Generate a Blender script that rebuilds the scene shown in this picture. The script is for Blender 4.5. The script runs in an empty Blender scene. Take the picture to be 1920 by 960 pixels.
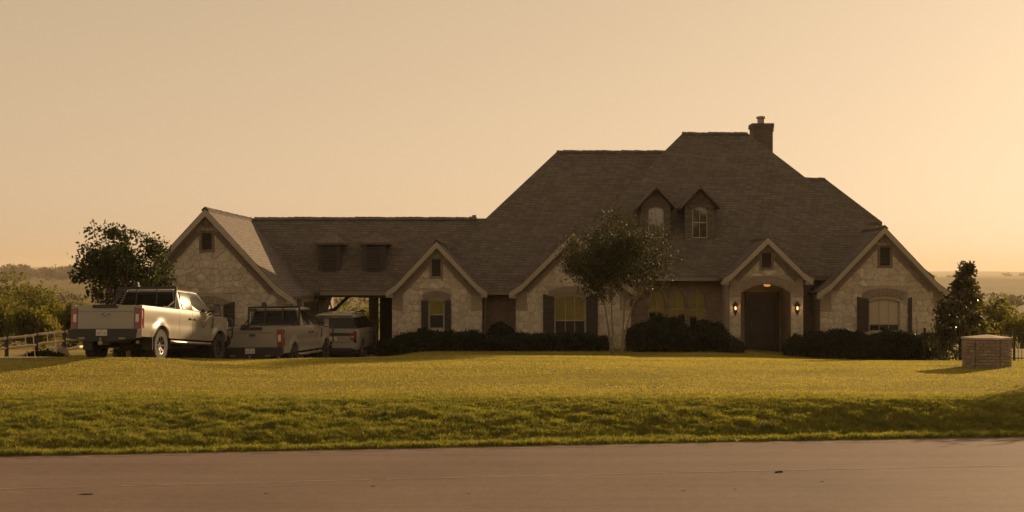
import bpy, bmesh, math, random
import numpy as np
from mathutils import Vector, Matrix

R = math.radians
sc = bpy.context.scene
COL = sc.collection

# ------------------------------------------------------------------ camera
EYE = 3.2
F = 2600.0
cam_d = bpy.data.cameras.new("camera")
cam = bpy.data.objects.new("camera", cam_d)
COL.objects.link(cam)
cam.location = (0, 0, EYE)
cam.rotation_euler = (R(90), 0, 0)
cam_d.sensor_width = 36.0
cam_d.lens = 36.0 * F / 1920.0
cam_d.shift_y = 40.0 / 1920.0
cam_d.clip_start = 0.1
cam_d.clip_end = 40000
sc.camera = cam

# ------------------------------------------------------------------ world, sun, exposure
SUN_AZ, SUN_EL = R(42), R(15.5)
world = bpy.data.worlds.new("World")
sc.world = world
world.use_nodes = True
wn, wl = world.node_tree.nodes, world.node_tree.links
wn.clear()
sky = wn.new("ShaderNodeTexSky")
sky.sky_type = 'NISHITA'
sky.sun_disc = False
sky.sun_elevation = SUN_EL
sky.sun_rotation = SUN_AZ
sky.air_density = 1.0
sky.dust_density = 1.2
sky.ozone_density = 1.0
bw = wn.new("ShaderNodeRGBToBW")
tint = wn.new("ShaderNodeMix"); tint.data_type = 'RGBA'; tint.blend_type = 'MULTIPLY'
tint.inputs[0].default_value = 1.0
tint.inputs[7].default_value = (1.0, 0.73, 0.45, 1)
keep = wn.new("ShaderNodeMix"); keep.data_type = 'RGBA'; keep.blend_type = 'MIX'
keep.inputs[0].default_value = 0.94
bg = wn.new("ShaderNodeBackground")
bg.inputs[1].default_value = 0.10
wo = wn.new("ShaderNodeOutputWorld")
wl.new(sky.outputs[0], bw.inputs[0])
pw = wn.new("ShaderNodeMath"); pw.operation = 'POWER'; pw.inputs[1].default_value = 0.43   # flattens the brightness range, a grade over the whole sky
gn = wn.new("ShaderNodeMath"); gn.operation = 'MULTIPLY'; gn.inputs[1].default_value = 2.34
wl.new(bw.outputs[0], pw.inputs[0]); wl.new(pw.outputs[0], gn.inputs[0])
wl.new(gn.outputs[0], tint.inputs[6])
wl.new(gn.outputs[0], keep.inputs[6])
wl.new(tint.outputs[2], keep.inputs[7])
wl.new(keep.outputs[2], bg.inputs[0])
wl.new(bg.outputs[0], wo.inputs[0])

sun_d = bpy.data.lights.new("sun", 'SUN')
sun_d.energy = 5.0
sun_d.angle = R(0.53)
sun_d.color = (1.0, 0.68, 0.36)
sun = bpy.data.objects.new("sun", sun_d)
COL.objects.link(sun)
SDIR = Vector((math.sin(SUN_AZ) * math.cos(SUN_EL), math.cos(SUN_AZ) * math.cos(SUN_EL), math.sin(SUN_EL)))
sun.rotation_euler = (-SDIR).to_track_quat('-Z', 'Y').to_euler()
sun.location = (40, 60, 40)

sc.view_settings.view_transform = 'Standard'
sc.view_settings.look = 'None'
sc.view_settings.exposure = 0.5
sc.view_settings.gamma = 1.0
sc.view_settings.use_curve_mapping = False
sc.render.engine = 'CYCLES'
sc.cycles.use_denoising = True
sc.cycles.max_bounces = 6
sc.cycles.diffuse_bounces = 3
sc.cycles.glossy_bounces = 3
sc.cycles.transmission_bounces = 3
sc.cycles.transparent_max_bounces = 6
sc.cycles.volume_bounces = 0
sc.cycles.sample_clamp_indirect = 6.0

# ------------------------------------------------------------------ helpers
def at(px, py, Y):
    """point of the place that lies at distance Y and is seen at photo pixel px,py (used for measuring only)"""
    return Vector(((px - 960) * Y / F, Y, EYE + (520 - py) * Y / F))

def sm(t):
    t = np.clip(t, 0, 1)
    return t * t * (3 - 2 * t)

WM = {}
def wm(o):
    return WM.get(o.name, Matrix.Identity(4))

def props(o, label=None, cat=None, group=None, kind=None):
    if label: o["label"] = label
    if cat: o["category"] = cat
    if group: o["group"] = group
    if kind: o["kind"] = kind
    return o

def empty(name, loc=(0, 0, 0), rot=(0, 0, 0)):
    o = bpy.data.objects.new(name, None)
    COL.objects.link(o)
    o.empty_display_size = 0.2
    o.location = loc
    o.rotation_euler = rot
    WM[o.name] = Matrix.LocRotScale(Vector(loc), o.rotation_euler, None)
    return o

def hook(o, parent, local):
    if parent is not None:
        o.parent = parent
        if not local:
            o.matrix_parent_inverse = wm(parent).inverted()
    return o

def copy_tree(o, parent=None):
    c = o.copy()
    COL.objects.link(c)
    if parent is not None:
        c.parent = parent
    for ch in list(o.children):
        copy_tree(ch, c)
    return c

class MB:
    """collects shapes; build() links them as one mesh object"""
    def __init__(s):
        s.v = []; s.f = []
    def add(s, vs, fs):
        n = len(s.v)
        s.v += [tuple(p) for p in vs]
        s.f += [tuple(i + n for i in q) for q in fs]
        return s
    def poly(s, pts):
        return s.add(pts, [tuple(range(len(pts)))])
    def box(s, x0, x1, y0, y1, z0, z1):
        vs = [(x0,y0,z0),(x1,y0,z0),(x1,y1,z0),(x0,y1,z0),(x0,y0,z1),(x1,y0,z1),(x1,y1,z1),(x0,y1,z1)]
        return s.add(vs, [(0,3,2,1),(4,5,6,7),(0,1,5,4),(1,2,6,5),(2,3,7,6),(3,0,4,7)])
    def obox(s, c, ax, ay, az, hx, hy, hz):
        c, ax, ay, az = Vector(c), Vector(ax), Vector(ay), Vector(az)
        vs = []
        for k in (-1, 1):
            for (i, j) in ((-1,-1),(1,-1),(1,1),(-1,1)):
                vs.append(c + ax*hx*i + ay*hy*j + az*hz*k)
        return s.add(vs, [(0,3,2,1),(4,5,6,7),(0,1,5,4),(1,2,6,5),(2,3,7,6),(3,0,4,7)])
    def bar(s, p, q, w, h, up=(0,0,1)):
        p, q, up = Vector(p), Vector(q), Vector(up)
        d = q - p; L = d.length; d.normalize()
        sd = d.cross(up)
        if sd.length < 1e-5: sd = d.cross(Vector((1,0,0)))
        sd.normalize(); u = sd.cross(d).normalized()
        return s.obox((p+q)/2, d, sd, u, L/2, w/2, h/2)
    def tube(s, pts, rad, n=8, cap=True):
        pts = [Vector(p) for p in pts]
        if not hasattr(rad, '__len__'): rad = [rad]*len(pts)
        vs = []; fs = []
        ref = None
        for i, p in enumerate(pts):
            d = (pts[min(i+1, len(pts)-1)] - pts[max(i-1, 0)])
            if d.length < 1e-9: d = Vector((0,0,1))
            d.normalize()
            if ref is None:
                ref = Vector((1,0,0)) if abs(d.x) < .8 else Vector((0,1,0))
            a = d.cross(ref)
            if a.length < 1e-5: a = d.cross(Vector((0,1,0.3)))
            a.normalize(); b = d.cross(a)
            for k in range(n):
                t = 2*math.pi*k/n
                vs.append(p + (a*math.cos(t) + b*math.sin(t))*rad[i])
        for i in range(len(pts)-1):
            for k in range(n):
                k2 = (k+1) % n
                fs.append((i*n+k, i*n+k2, (i+1)*n+k2, (i+1)*n+k))
        if cap:
            fs.append(tuple(range(n))[::-1]); fs.append(tuple((len(pts)-1)*n+k for k in range(n)))
        return s.add(vs, fs)
    def lathe(s, prof, c, axis='x', n=24, closed=False):
        vs = []; fs = []; m = len(prof)
        c = Vector(c)
        for k in range(n):
            t = 2*math.pi*k/n
            for (r, h) in prof:
                a, b = r*math.cos(t), r*math.sin(t)
                vs.append(c + Vector({'x': (h,a,b), 'y': (a,h,b), 'z': (a,b,h)}[axis]))
        for k in range(n):
            k2 = (k+1) % n
            for i in range(m if closed else m-1):
                j = (i+1) % m
                fs.append((k*m+i, k2*m+i, k2*m+j, k*m+j))
        return s.add(vs, fs)
    def prism_y(s, poly, y0, y1):
        n = len(poly)
        vs = [(x, y0, z) for x, z in poly] + [(x, y1, z) for x, z in poly]
        fs = [tuple(range(n)), tuple(range(2*n-1, n-1, -1))]
        for i in range(n):
            j = (i+1) % n
            fs.append((j, i, n+i, n+j))
        return s.add(vs, fs)
    def build(s, name, mat, parent=None, local=False, smooth=None, fix=True, bevel=0, kind=None):
        me = bpy.data.meshes.new(name)
        me.from_pydata(s.v, [], s.f)
        if fix:
            bm = bmesh.new(); bm.from_mesh(me)
            bmesh.ops.remove_doubles(bm, verts=bm.verts, dist=1e-5)
            bmesh.ops.recalc_face_normals(bm, faces=bm.faces)
            if bevel:
                bmesh.ops.bevel(bm, geom=[e for e in bm.edges if len(e.link_faces) == 2 and e.calc_face_angle(0) > .5],
                                offset=bevel, segments=2, affect='EDGES', clamp_overlap=True)
            bm.to_mesh(me); bm.free()
        me.materials.append(mat)
        if smooth is not None:
            for p in me.polygons: p.use_smooth = True
            me.set_sharp_from_angle(angle=R(smooth))
        o = bpy.data.objects.new(name, me)
        COL.objects.link(o)
        if kind: o["kind"] = kind
        hook(o, parent, local)
        return o

def np_mesh(name, verts, faces, mat, parent=None, local=False, smooth=False):
    """fast mesh from numpy arrays; faces all of one size"""
    me = bpy.data.meshes.new(name)
    nv, (nf, k) = len(verts), faces.shape
    me.vertices.add(nv); me.vertices.foreach_set("co", np.ascontiguousarray(verts, dtype=np.float32).ravel())
    me.loops.add(nf*k); me.loops.foreach_set("vertex_index", np.ascontiguousarray(faces, dtype=np.int32).ravel())
    me.polygons.add(nf); me.polygons.foreach_set("loop_start", np.arange(0, nf*k, k, dtype=np.int32))
    if smooth:
        me.polygons.foreach_set("use_smooth", np.ones(nf, dtype=bool))
    me.update(calc_edges=True)
    me.materials.append(mat)
    o = bpy.data.objects.new(name, me)
    COL.objects.link(o)
    hook(o, parent, local)
    return o

# ------------------------------------------------------------------ materials
def new_mat(name):
    m = bpy.data.materials.new(name)
    m.use_nodes = True
    n, l = m.node_tree.nodes, m.node_tree.links
    n.clear()
    out = n.new("ShaderNodeOutputMaterial")
    return m, n, l, out

def ramp(n, stops):
    r = n.new("ShaderNodeValToRGB")
    e = r.color_ramp.elements
    while len(e) < len(stops): e.new(0.5)
    for i, (p, c) in enumerate(stops):
        e[i].position = p; e[i].color = (*c, 1)
    return r

def mixc(n, l, fac, a, b, mode='MIX'):
    m = n.new("ShaderNodeMix"); m.data_type = 'RGBA'; m.blend_type = mode
    for i, v in ((0, fac), (6, a), (7, b)):
        if hasattr(v, 'links'): l.new(v, m.inputs[i])
        elif i == 0: m.inputs[0].default_value = v
        else: m.inputs[i].default_value = (*v, 1)
    return m.outputs[2]

def noise(n, l, scale, detail=4, rough=.55, vec=None, dist=0):
    t = n.new("ShaderNodeTexNoise")
    t.inputs['Scale'].default_value = scale; t.inputs['Detail'].default_value = detail
    t.inputs['Roughness'].default_value = rough; t.inputs['Distortion'].default_value = dist
    if vec is None:
        c = n.new("ShaderNodeTexCoord"); vec = c.outputs['Object']
    l.new(vec, t.inputs['Vector'])
    return t

def P(name, col, rough=.6, metal=0, var=0.0, scale=4, bump=0.0, bscale=40, spec=.5, objvar=0.0, coat=0.0):
    m, n, l, out = new_mat(name)
    b = n.new("ShaderNodeBsdfPrincipled")
    b.inputs['Roughness'].default_value = rough
    b.inputs['Metallic'].default_value = metal
    b.inputs['Specular IOR Level'].default_value = spec
    b.inputs['Coat Weight'].default_value = coat
    b.inputs['Coat Roughness'].default_value = 0.08
    src = None
    if var:
        t = noise(n, l, scale)
        r = ramp(n, [(0.25, tuple(c*(1-var) for c in col)), (0.75, tuple(min(1, c*(1+var)) for c in col))])
        l.new(t.outputs[0], r.inputs[0]); src = r.outputs[0]
    if objvar:
        oi = n.new("ShaderNodeObjectInfo")
        hv = n.new("ShaderNodeHueSaturation")
        mr = n.new("ShaderNodeMapRange"); mr.inputs[3].default_value = 1-objvar; mr.inputs[4].default_value = 1+objvar
        l.new(oi.outputs['Random'], mr.inputs[0]); l.new(mr.outputs[0], hv.inputs['Value'])
        if src: l.new(src, hv.inputs['Color'])
        else: hv.inputs['Color'].default_value = (*col, 1)
        src = hv.outputs[0]
    if src: l.new(src, b.inputs['Base Color'])
    else: b.inputs['Base Color'].default_value = (*col, 1)
    if bump:
        t2 = noise(n, l, bscale, 5)
        bp = n.new("ShaderNodeBump"); bp.inputs['Strength'].default_value = bump; bp.inputs['Distance'].default_value = .02
        l.new(t2.outputs[0], bp.inputs['Height']); l.new(bp.outputs[0], b.inputs['Normal'])
    l.new(b.outputs[0], out.inputs[0])
    return m

def leafmat(name, c1, c2, trans=.35, rough=.62, spec=.12, tcol=None, scale=.7, stretch=None):
    m, n, l, out = new_mat(name)
    vec = None
    if stretch:
        tc_ = n.new('ShaderNodeTexCoord'); mp_ = n.new('ShaderNodeMapping'); mp_.inputs['Scale'].default_value = stretch
        l.new(tc_.outputs['Object'], mp_.inputs[0]); vec = mp_.outputs[0]
    t = noise(n, l, scale, 6 if stretch else 3, .65 if stretch else .55, vec)
    t2 = noise(n, l, 9, 2)
    a = n.new("ShaderNodeMath"); a.operation = 'ADD'
    mu = n.new("ShaderNodeMath"); mu.operation = 'MULTIPLY'; mu.inputs[1].default_value = .5
    l.new(t.outputs[0], a.inputs[0]); l.new(t2.outputs[0], a.inputs[1]); l.new(a.outputs[0], mu.inputs[0])
    r = ramp(n, [(.42, c1), (.58, c2)] if stretch else [(.35, c1), (.65, c2)])
    l.new(mu.outputs[0], r.inputs[0])
    b = n.new("ShaderNodeBsdfPrincipled")
    b.inputs['Roughness'].default_value = rough; b.inputs['Specular IOR Level'].default_value = spec
    l.new(r.outputs[0], b.inputs['Base Color'])
    tr = n.new("ShaderNodeBsdfTranslucent")
    tc = mixc(n, l, 1.0, r.outputs[0], tcol or (1.5, 1.35, .6), 'MULTIPLY')
    l.new(tc, tr.inputs[0])
    mx = n.new("ShaderNodeMixShader"); mx.inputs[0].default_value = trans
    l.new(b.outputs[0], mx.inputs[1]); l.new(tr.outputs[0], mx.inputs[2])
    l.new(mx.outputs[0], out.inputs[0])
    return m

def courses(n, l, bw_, rh, mortar, c1, c2, cm, zscale=1.0, msmooth=.1):
    """brick/shingle pattern on vertical or sloping faces: u = x+y, v = z"""
    tc = n.new("ShaderNodeTexCoord")
    sp = n.new("ShaderNodeSeparateXYZ"); l.new(tc.outputs['Object'], sp.inputs[0])
    ad = n.new("ShaderNodeMath"); ad.operation = 'ADD'
    l.new(sp.outputs[0], ad.inputs[0]); l.new(sp.outputs[1], ad.inputs[1])
    mz = n.new("ShaderNodeMath"); mz.operation = 'MULTIPLY'; mz.inputs[1].default_value = zscale
    l.new(sp.outputs[2], mz.inputs[0])
    cb = n.new("ShaderNodeCombineXYZ"); l.new(ad.outputs[0], cb.inputs[0]); l.new(mz.outputs[0], cb.inputs[1])
    br = n.new("ShaderNodeTexBrick")
    br.inputs['Scale'].default_value = 1.0
    br.inputs['Brick Width'].default_value = bw_; br.inputs['Row Height'].default_value = rh
    br.inputs['Mortar Size'].default_value = mortar; br.inputs['Mortar Smooth'].default_value = msmooth
    br.inputs['Bias'].default_value = 0.0
    br.inputs['Color1'].default_value = (*c1, 1); br.inputs['Color2'].default_value = (*c2, 1); br.inputs['Mortar'].default_value = (*cm, 1)
    l.new(cb.outputs[0], br.inputs['Vector'])
    return br

def brickmat(name, c1, c2, cm):
    m, n, l, out = new_mat(name)
    br = courses(n, l, .21, .075, .011, c1, c2, cm)
    t = noise(n, l, 1.1, 4)
    r = ramp(n, [(.3, (.78,.78,.78)), (.7, (1.15,1.12,1.08))]); l.new(t.outputs[0], r.inputs[0])
    c = mixc(n, l, 1.0, br.outputs[0], r.outputs[0], 'MULTIPLY')
    b = n.new("ShaderNodeBsdfPrincipled"); b.inputs['Roughness'].default_value = .85
    l.new(c, b.inputs['Base Color'])
    bp = n.new("ShaderNodeBump"); bp.invert = True; bp.inputs['Strength'].default_value = .8; bp.inputs['Distance'].default_value = .012
    l.new(br.outputs['Fac'], bp.inputs['Height']); l.new(bp.outputs[0], b.inputs['Normal'])
    l.new(b.outputs[0], out.inputs[0])
    return m

def shinglemat(name):
    m, n, l, out = new_mat(name)
    br = courses(n, l, .30, .145, .008, (.102,.081,.067), (.150,.121,.10), (.044,.036,.031), 1.414, .3)
    t = noise(n, l, .9, 5, .6); t2 = noise(n, l, 14, 3)
    r = ramp(n, [(.3, (.88,.88,.88)), (.72, (1.1,1.1,1.08))]); l.new(t.outputs[0], r.inputs[0])
    r2 = ramp(n, [(.3, (.75,.75,.75)), (.7, (1.2,1.2,1.2))]); l.new(t2.outputs[0], r2.inputs[0])
    c = mixc(n, l, 1.0, br.outputs[0], r.outputs[0], 'MULTIPLY')
    c = mixc(n, l, 1.0, c, r2.outputs[0], 'MULTIPLY')
    b = n.new("ShaderNodeBsdfPrincipled"); b.inputs['Roughness'].default_value = .9
    l.new(c, b.inputs['Base Color'])
    # each course is a step: sawtooth in z
    tc = n.new("ShaderNodeTexCoord"); sp = n.new("ShaderNodeSeparateXYZ"); l.new(tc.outputs['Object'], sp.inputs[0])
    d = n.new("ShaderNodeMath"); d.operation = 'MULTIPLY'; d.inputs[1].default_value = 1.414/.145; l.new(sp.outputs[2], d.inputs[0])
    fr = n.new("ShaderNodeMath"); fr.operation = 'FRACT'; l.new(d.outputs[0], fr.inputs[0])
    ad = n.new("ShaderNodeMath"); ad.operation = 'MULTIPLY_ADD'; ad.inputs[1].default_value = -1; 
    l.new(fr.outputs[0], ad.inputs[0]); l.new(br.outputs[1], ad.inputs[2])
    bp = n.new("ShaderNodeBump"); bp.inputs['Strength'].default_value = .7; bp.inputs['Distance'].default_value = .02
    l.new(ad.outputs[0], bp.inputs['Height']); l.new(bp.outputs[0], b.inputs['Normal'])
    l.new(b.outputs[0], out.inputs[0])
    return m

def glassmat(name, base, refl, rough=.03):
    m, n, l, out = new_mat(name)
    b = n.new("ShaderNodeBsdfPrincipled"); b.inputs['Base Color'].default_value = (*base, 1)
    b.inputs['Roughness'].default_value = .4; b.inputs['Specular IOR Level'].default_value = 0
    g = n.new("ShaderNodeBsdfGlossy"); g.inputs['Roughness'].default_value = rough
    g.inputs['Color'].default_value = (.9,.9,.85,1)
    t = noise(n, l, 1.3, 2)
    bp = n.new("ShaderNodeBump"); bp.inputs['Strength'].default_value = .05; bp.inputs['Distance'].default_value = .02
    l.new(t.outputs[0], bp.inputs['Height']); l.new(bp.outputs[0], g.inputs['Normal'])
    fz = n.new("ShaderNodeFresnel")
    gm = n.new("ShaderNodeNewGeometry"); ir = n.new("ShaderNodeMapRange")     # same reflectance whichever way the pane faces
    ir.inputs[3].default_value = 1.5; ir.inputs[4].default_value = 1/1.5
    l.new(gm.outputs['Backfacing'], ir.inputs[0]); l.new(ir.outputs[0], fz.inputs[0])
    mn = n.new("ShaderNodeMath"); mn.operation = 'MAXIMUM'; mn.inputs[1].default_value = refl
    l.new(fz.outputs[0], mn.inputs[0])
    mx = n.new("ShaderNodeMixShader")
    l.new(mn.outputs[0], mx.inputs[0]); l.new(b.outputs[0], mx.inputs[1]); l.new(g.outputs[0], mx.inputs[2])
    l.new(mx.outputs[0], out.inputs[0])
    return m

def emit(name, col, s):
    m, n, l, out = new_mat(name)
    e = n.new("ShaderNodeEmission"); e.inputs[0].default_value = (*col, 1); e.inputs[1].default_value = s
    l.new(e.outputs[0], out.inputs[0])
    return m

def stonemat(name, island=False):
    m, n, l, out = new_mat(name)
    if island:
        oi = n.new("ShaderNodeNewGeometry"); rnd = oi.outputs['Random Per Island']
    else:
        oi = n.new("ShaderNodeObjectInfo"); rnd = oi.outputs['Random']
    r = ramp(n, [(0, (.50,.435,.35)), (.25, (.60,.525,.43)), (.5, (.66,.59,.49)), (.75, (.55,.475,.38)), (1, (.72,.65,.55))])
    l.new(rnd, r.inputs[0])
    t = noise(n, l, 6, 6, .65)
    r2 = ramp(n, [(.3, (.72,.70,.66)), (.7, (1.12,1.1,1.06))]); l.new(t.outputs[0], r2.inputs[0])
    c = mixc(n, l, 1.0, r.outputs[0], r2.outputs[0], 'MULTIPLY')
    b = n.new("ShaderNodeBsdfPrincipled"); b.inputs['Roughness'].default_value = .9
    l.new(c, b.inputs['Base Color'])
    t3 = noise(n, l, 16, 6, .7)
    bp = n.new("ShaderNodeBump"); bp.inputs['Strength'].default_value = .9; bp.inputs['Distance'].default_value = .03
    l.new(t3.outputs[0], bp.inputs['Height']); l.new(bp.outputs[0], b.inputs['Normal'])
    l.new(b.outputs[0], out.inputs[0])
    return m

M = dict(
    stone=stonemat('limestone'), stone_i=stonemat('limestone_rest', True),
    mortar=P('mortar', (.40,.345,.275), .95, var=.15, bump=.4),
    brick=brickmat('brick_wall', (.18,.115,.085), (.27,.185,.14), (.34,.29,.24)),
    brick_dark=brickmat('chimney_brick', (.075,.06,.05), (.12,.095,.078), (.15,.125,.10)),
    brick1=P('brick_piece', (.26,.195,.15), .9, var=.2, scale=7, bump=.4, objvar=.22),
    lintel=brickmat('lintel_brick', (.28,.22,.17), (.36,.29,.23), (.38,.33,.27)),
    shingle=shinglemat('roof_shingle'),
    trim=P('tan_trim', (.36,.305,.245), .65, var=.08, scale=2),
    gutter=P('gutter', (.24,.20,.155), .5),
    dark=P('dark_wood', (.028,.02,.015), .55, var=.2, scale=8),
    shutter=P('shutter', (.045,.033,.026), .6, var=.15),
    wood=P('door_wood', (.040,.021,.013), .45, var=.35, scale=3, bump=.2, bscale=18),
    glass=glassmat('window_glass', (.032,.027,.021), .17),
    screen=P('insect_screen', (.022,.018,.014), .7),
    blind=P('window_blind', (.48,.40,.28), .7),
    autoglass=glassmat('car_glass', (.008,.008,.008), .02, .09),
    paint=P('white_paint', (.29,.262,.215), .34, var=.05, scale=1.3, coat=.5, spec=.5),
    blackp=P('black_plastic', (.022,.02,.019), .55, var=.15),
    bmetal=P('black_steel', (.03,.028,.026), .4, metal=.3),
    chrome=P('chrome', (.6,.57,.52), .18, metal=1),
    steel=P('dull_steel', (.28,.25,.22), .42, metal=.9, var=.15),
    tyre=P('tyre_rubber', (.022,.019,.016), .85, var=.3, scale=6, bump=.4, bscale=30),
    red=P('red_lens', (.20,.014,.018), .2, coat=.6),
    white_lens=P('clear_lens', (.62,.56,.5), .2, coat=.5),
    plate=P('plate_white', (.62,.58,.52), .5),
    ink=P('plate_ink', (.05,.05,.08), .6),
    decal=P('door_decal', (.20,.13,.13), .5),
    blue=P('emblem_blue', (.02,.035,.10), .25, coat=.5),
    bark=P('bark', (.13,.09,.06), .9, var=.3, scale=6, bump=.5, bscale=25),
    palebark=P('crape_bark', (.22,.17,.125), .8, var=.25, scale=5, bump=.3, bscale=18),
    concrete=P('concrete', (.36,.30,.25), .9, var=.12, scale=1.2, bump=.25, bscale=50),
    rail=P('fence_rail_wood', (.72,.57,.42), .85, var=.22, scale=5, bump=.5, bscale=20, objvar=.12),
    post=P('fence_post_wood', (.06,.042,.03), .9, var=.25, scale=6, bump=.5),
    rock=P('rock', (.27,.21,.15), .95, var=.25, scale=3, bump=.8, bscale=9, objvar=.25),
    cap=P('pillar_cap_stone', (.40,.29,.21), .8, var=.12, scale=4, bump=.3),
    clod=P('dry_clod', (.06,.045,.034), .95, var=.3, scale=30),
)
M['leaf_dark'] = leafmat('leaf_dark', (.018,.026,.008), (.045,.058,.016), .28)
M['leaf_crape'] = leafmat('leaf_crape', (.024,.030,.013), (.060,.062,.025), .24)
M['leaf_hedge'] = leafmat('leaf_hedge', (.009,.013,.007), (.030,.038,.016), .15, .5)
M['leaf_magnolia'] = leafmat('leaf_magnolia', (.030,.034,.012), (.085,.078,.024), .28, .25, .5)
M['leaf_brush'] = leafmat('leaf_brush', (.065,.078,.016), (.165,.155,.036), .5)
M['leaf_far'] = leafmat('leaf_far', (.05,.052,.016), (.10,.09,.03), .3, scale=.05)

# ================================================================== THE SETTING
def edge(x):
    return 26.2 + 0.149 * x + 0.10*np.sin(x*.21+.6)

FAR_Y = [50, 60, 80, 120, 250, 500, 1000, 1500, 2500, 4000, 5600, 6600, 7600, 9600]
FAR_Z = [.2, -.2, -.9, -4, -9, -8, -4, 0, 2, 6, 30, 44, 30, 0]

def terrain(x, y):
    x = np.asarray(x, float); y = np.asarray(y, float)
    e = edge(x)
    t = y - e
    wob = .12*np.sin(x*.45+1) + .08*np.sin(x*1.1+2.2)
    yb = np.maximum(29.5 + wob, e + 1.7)
    plate = .57 + sm((y - 28.8)/9)*(.15 + .13*sm((9 - x)/8) + .23*sm((-6 - x)/3.5))
    plate = plate + .05*sm((-6-x)/3.5)*sm((y-31)/5) - .25*sm((y-36.2)/.8)*sm((-5.8-x)/3.2)
    plate = plate + .012*np.sin(x*.9+y*.5)*sm((y-29)/3)
    after = .43 - .38*sm((-3 - x)/3) - .30*sm((x - 7)/6)
    lw = sm((-4 - x)/4)
    s = sm((y - 39.5)/11)*(1-lw) + sm((y - 39.6)/6)*lw
    up = plate*(1-s) + after*s
    tb = np.clip((t - .6)/(yb - e - .3), 0, 1)
    bank = .35*sm(tb) + .65*tb
    ditch = -.10*np.exp(-((t - .75)/.33)**2)*(.55+.45*sm((4-x)/8))
    z = bank*up + ditch + .012*sm(t/.2) 
    z = z + bank*(1-bank)*4*(.014*np.sin(x*1.3+y*2.1)+.014*np.sin(x*2.3-y*3.9)+.014*np.sin(x*4.1+y*7.1+1)+.012*np.sin(x*7.1-y*11.3))
    # across the road the ground climbs to where one stands to take the view
    back = sm((-t - 9)/13)*1.6
    z = np.where(t < 0, -.05 + back, z)
    # far land
    far = np.interp(y, FAR_Y, FAR_Z)
    roll = sm((y-120)/600)*(2.2*np.sin(x*.006+y*.003)+1.4*np.sin(x*.013-y*.007+1))
    hill = sm((y-4600)/1800)
    far = far + roll + hill*(22*sm((1000-x)/4500) - 16*sm((x-200)/2600) + 7*np.sin(x*.0011+.8) + 3*np.sin(x*.0031))
    w = sm((y - 55)/18)
    return z*(1-w) + far*w

def tz(x, y):
    return float(terrain(x, y))

# one ground sheet out to the horizon
def growth(a, b, step, k):
    out = [a]; s = step
    while out[-1] < b:
        out.append(out[-1] + s); s *= k
    return out
ys = [-v for v in growth(-14, 3200, 2.0, 1.25)][::-1] + list(np.arange(15, 24, .5)) + list(np.arange(24, 31, .14)) + list(np.arange(31, 56, .4)) + growth(56, 9500, .8, 1.045)
ys = sorted(set(round(float(v), 3) for v in ys))
xr = list(np.arange(0, 22, .35)) + growth(22, 8600, .6, 1.09)
xs = sorted(set([round(-float(v), 3) for v in xr] + [round(float(v), 3) for v in xr]))
GX, GY = np.meshgrid(np.array(xs), np.array(ys))
GZ = terrain(GX, GY)
nx, ny = len(xs), len(ys)
idx = np.arange(nx*ny).reshape(ny, nx)
quads = np.stack([idx[:-1,:-1], idx[:-1,1:], idx[1:,1:], idx[1:,:-1]], -1).reshape(-1, 4)

def groundmat():
    m, n, l, out = new_mat('grassy_ground')
    tc = n.new("ShaderNodeTexCoord"); sp = n.new("ShaderNodeSeparateXYZ"); l.new(tc.outputs['Object'], sp.inputs[0])
    t = noise(n, l, .5, 6, .65); t2 = noise(n, l, 7, 4)
    lawn = ramp(n, [(.3, (.17,.15,.032)), (.7, (.30,.24,.060))]); l.new(t.outputs[0], lawn.inputs[0])
    fine = ramp(n, [(.3, (.55,.55,.5)), (.7, (1.25,1.2,1.1))]); l.new(t2.outputs[0], fine.inputs[0])
    lc = mixc(n, l, 1.0, lawn.outputs[0], fine.outputs[0], 'MULTIPLY')
    t3 = noise(n, l, .012, 6, .7); t4 = noise(n, l, .15, 5, .7)
    mead = ramp(n, [(.3, (.075,.07,.022)), (.5, (.13,.105,.035)), (.7, (.20,.155,.06))]); l.new(t3.outputs[0], mead.inputs[0])
    f2 = ramp(n, [(.3, (.7,.7,.65)), (.7, (1.25,1.2,1.1))]); l.new(t4.outputs[0], f2.inputs[0])
    mc = mixc(n, l, 1.0, mead.outputs[0], f2.outputs[0], 'MULTIPLY')
    mr = n.new("ShaderNodeMapRange"); mr.inputs[1].default_value = 60; mr.inputs[2].default_value = 90
    l.new(sp.outputs[1], mr.inputs[0])
    c = mixc(n, l, mr.outputs[0], lc, mc)
    b = n.new("ShaderNodeBsdfPrincipled"); b.inputs['Roughness'].default_value = 1; b.inputs['Specular IOR Level'].default_value = .1
    l.new(c, b.inputs['Base Color'])
    bp = n.new("ShaderNodeBump"); bp.inputs['Strength'].default_value = .6; bp.inputs['Distance'].default_value = .05
    l.new(t2.outputs[0], bp.inputs['Height']); l.new(bp.outputs[0], b.inputs['Normal'])
    l.new(b.outputs[0], out.inputs[0])
    return m
ground = np_mesh('ground', np.stack([GX.ravel(), GY.ravel(), GZ.ravel()], -1), quads, groundmat(), smooth=True)
props(ground, 'grassy ground running from the road bank to the far hills', 'ground', kind='structure')

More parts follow.
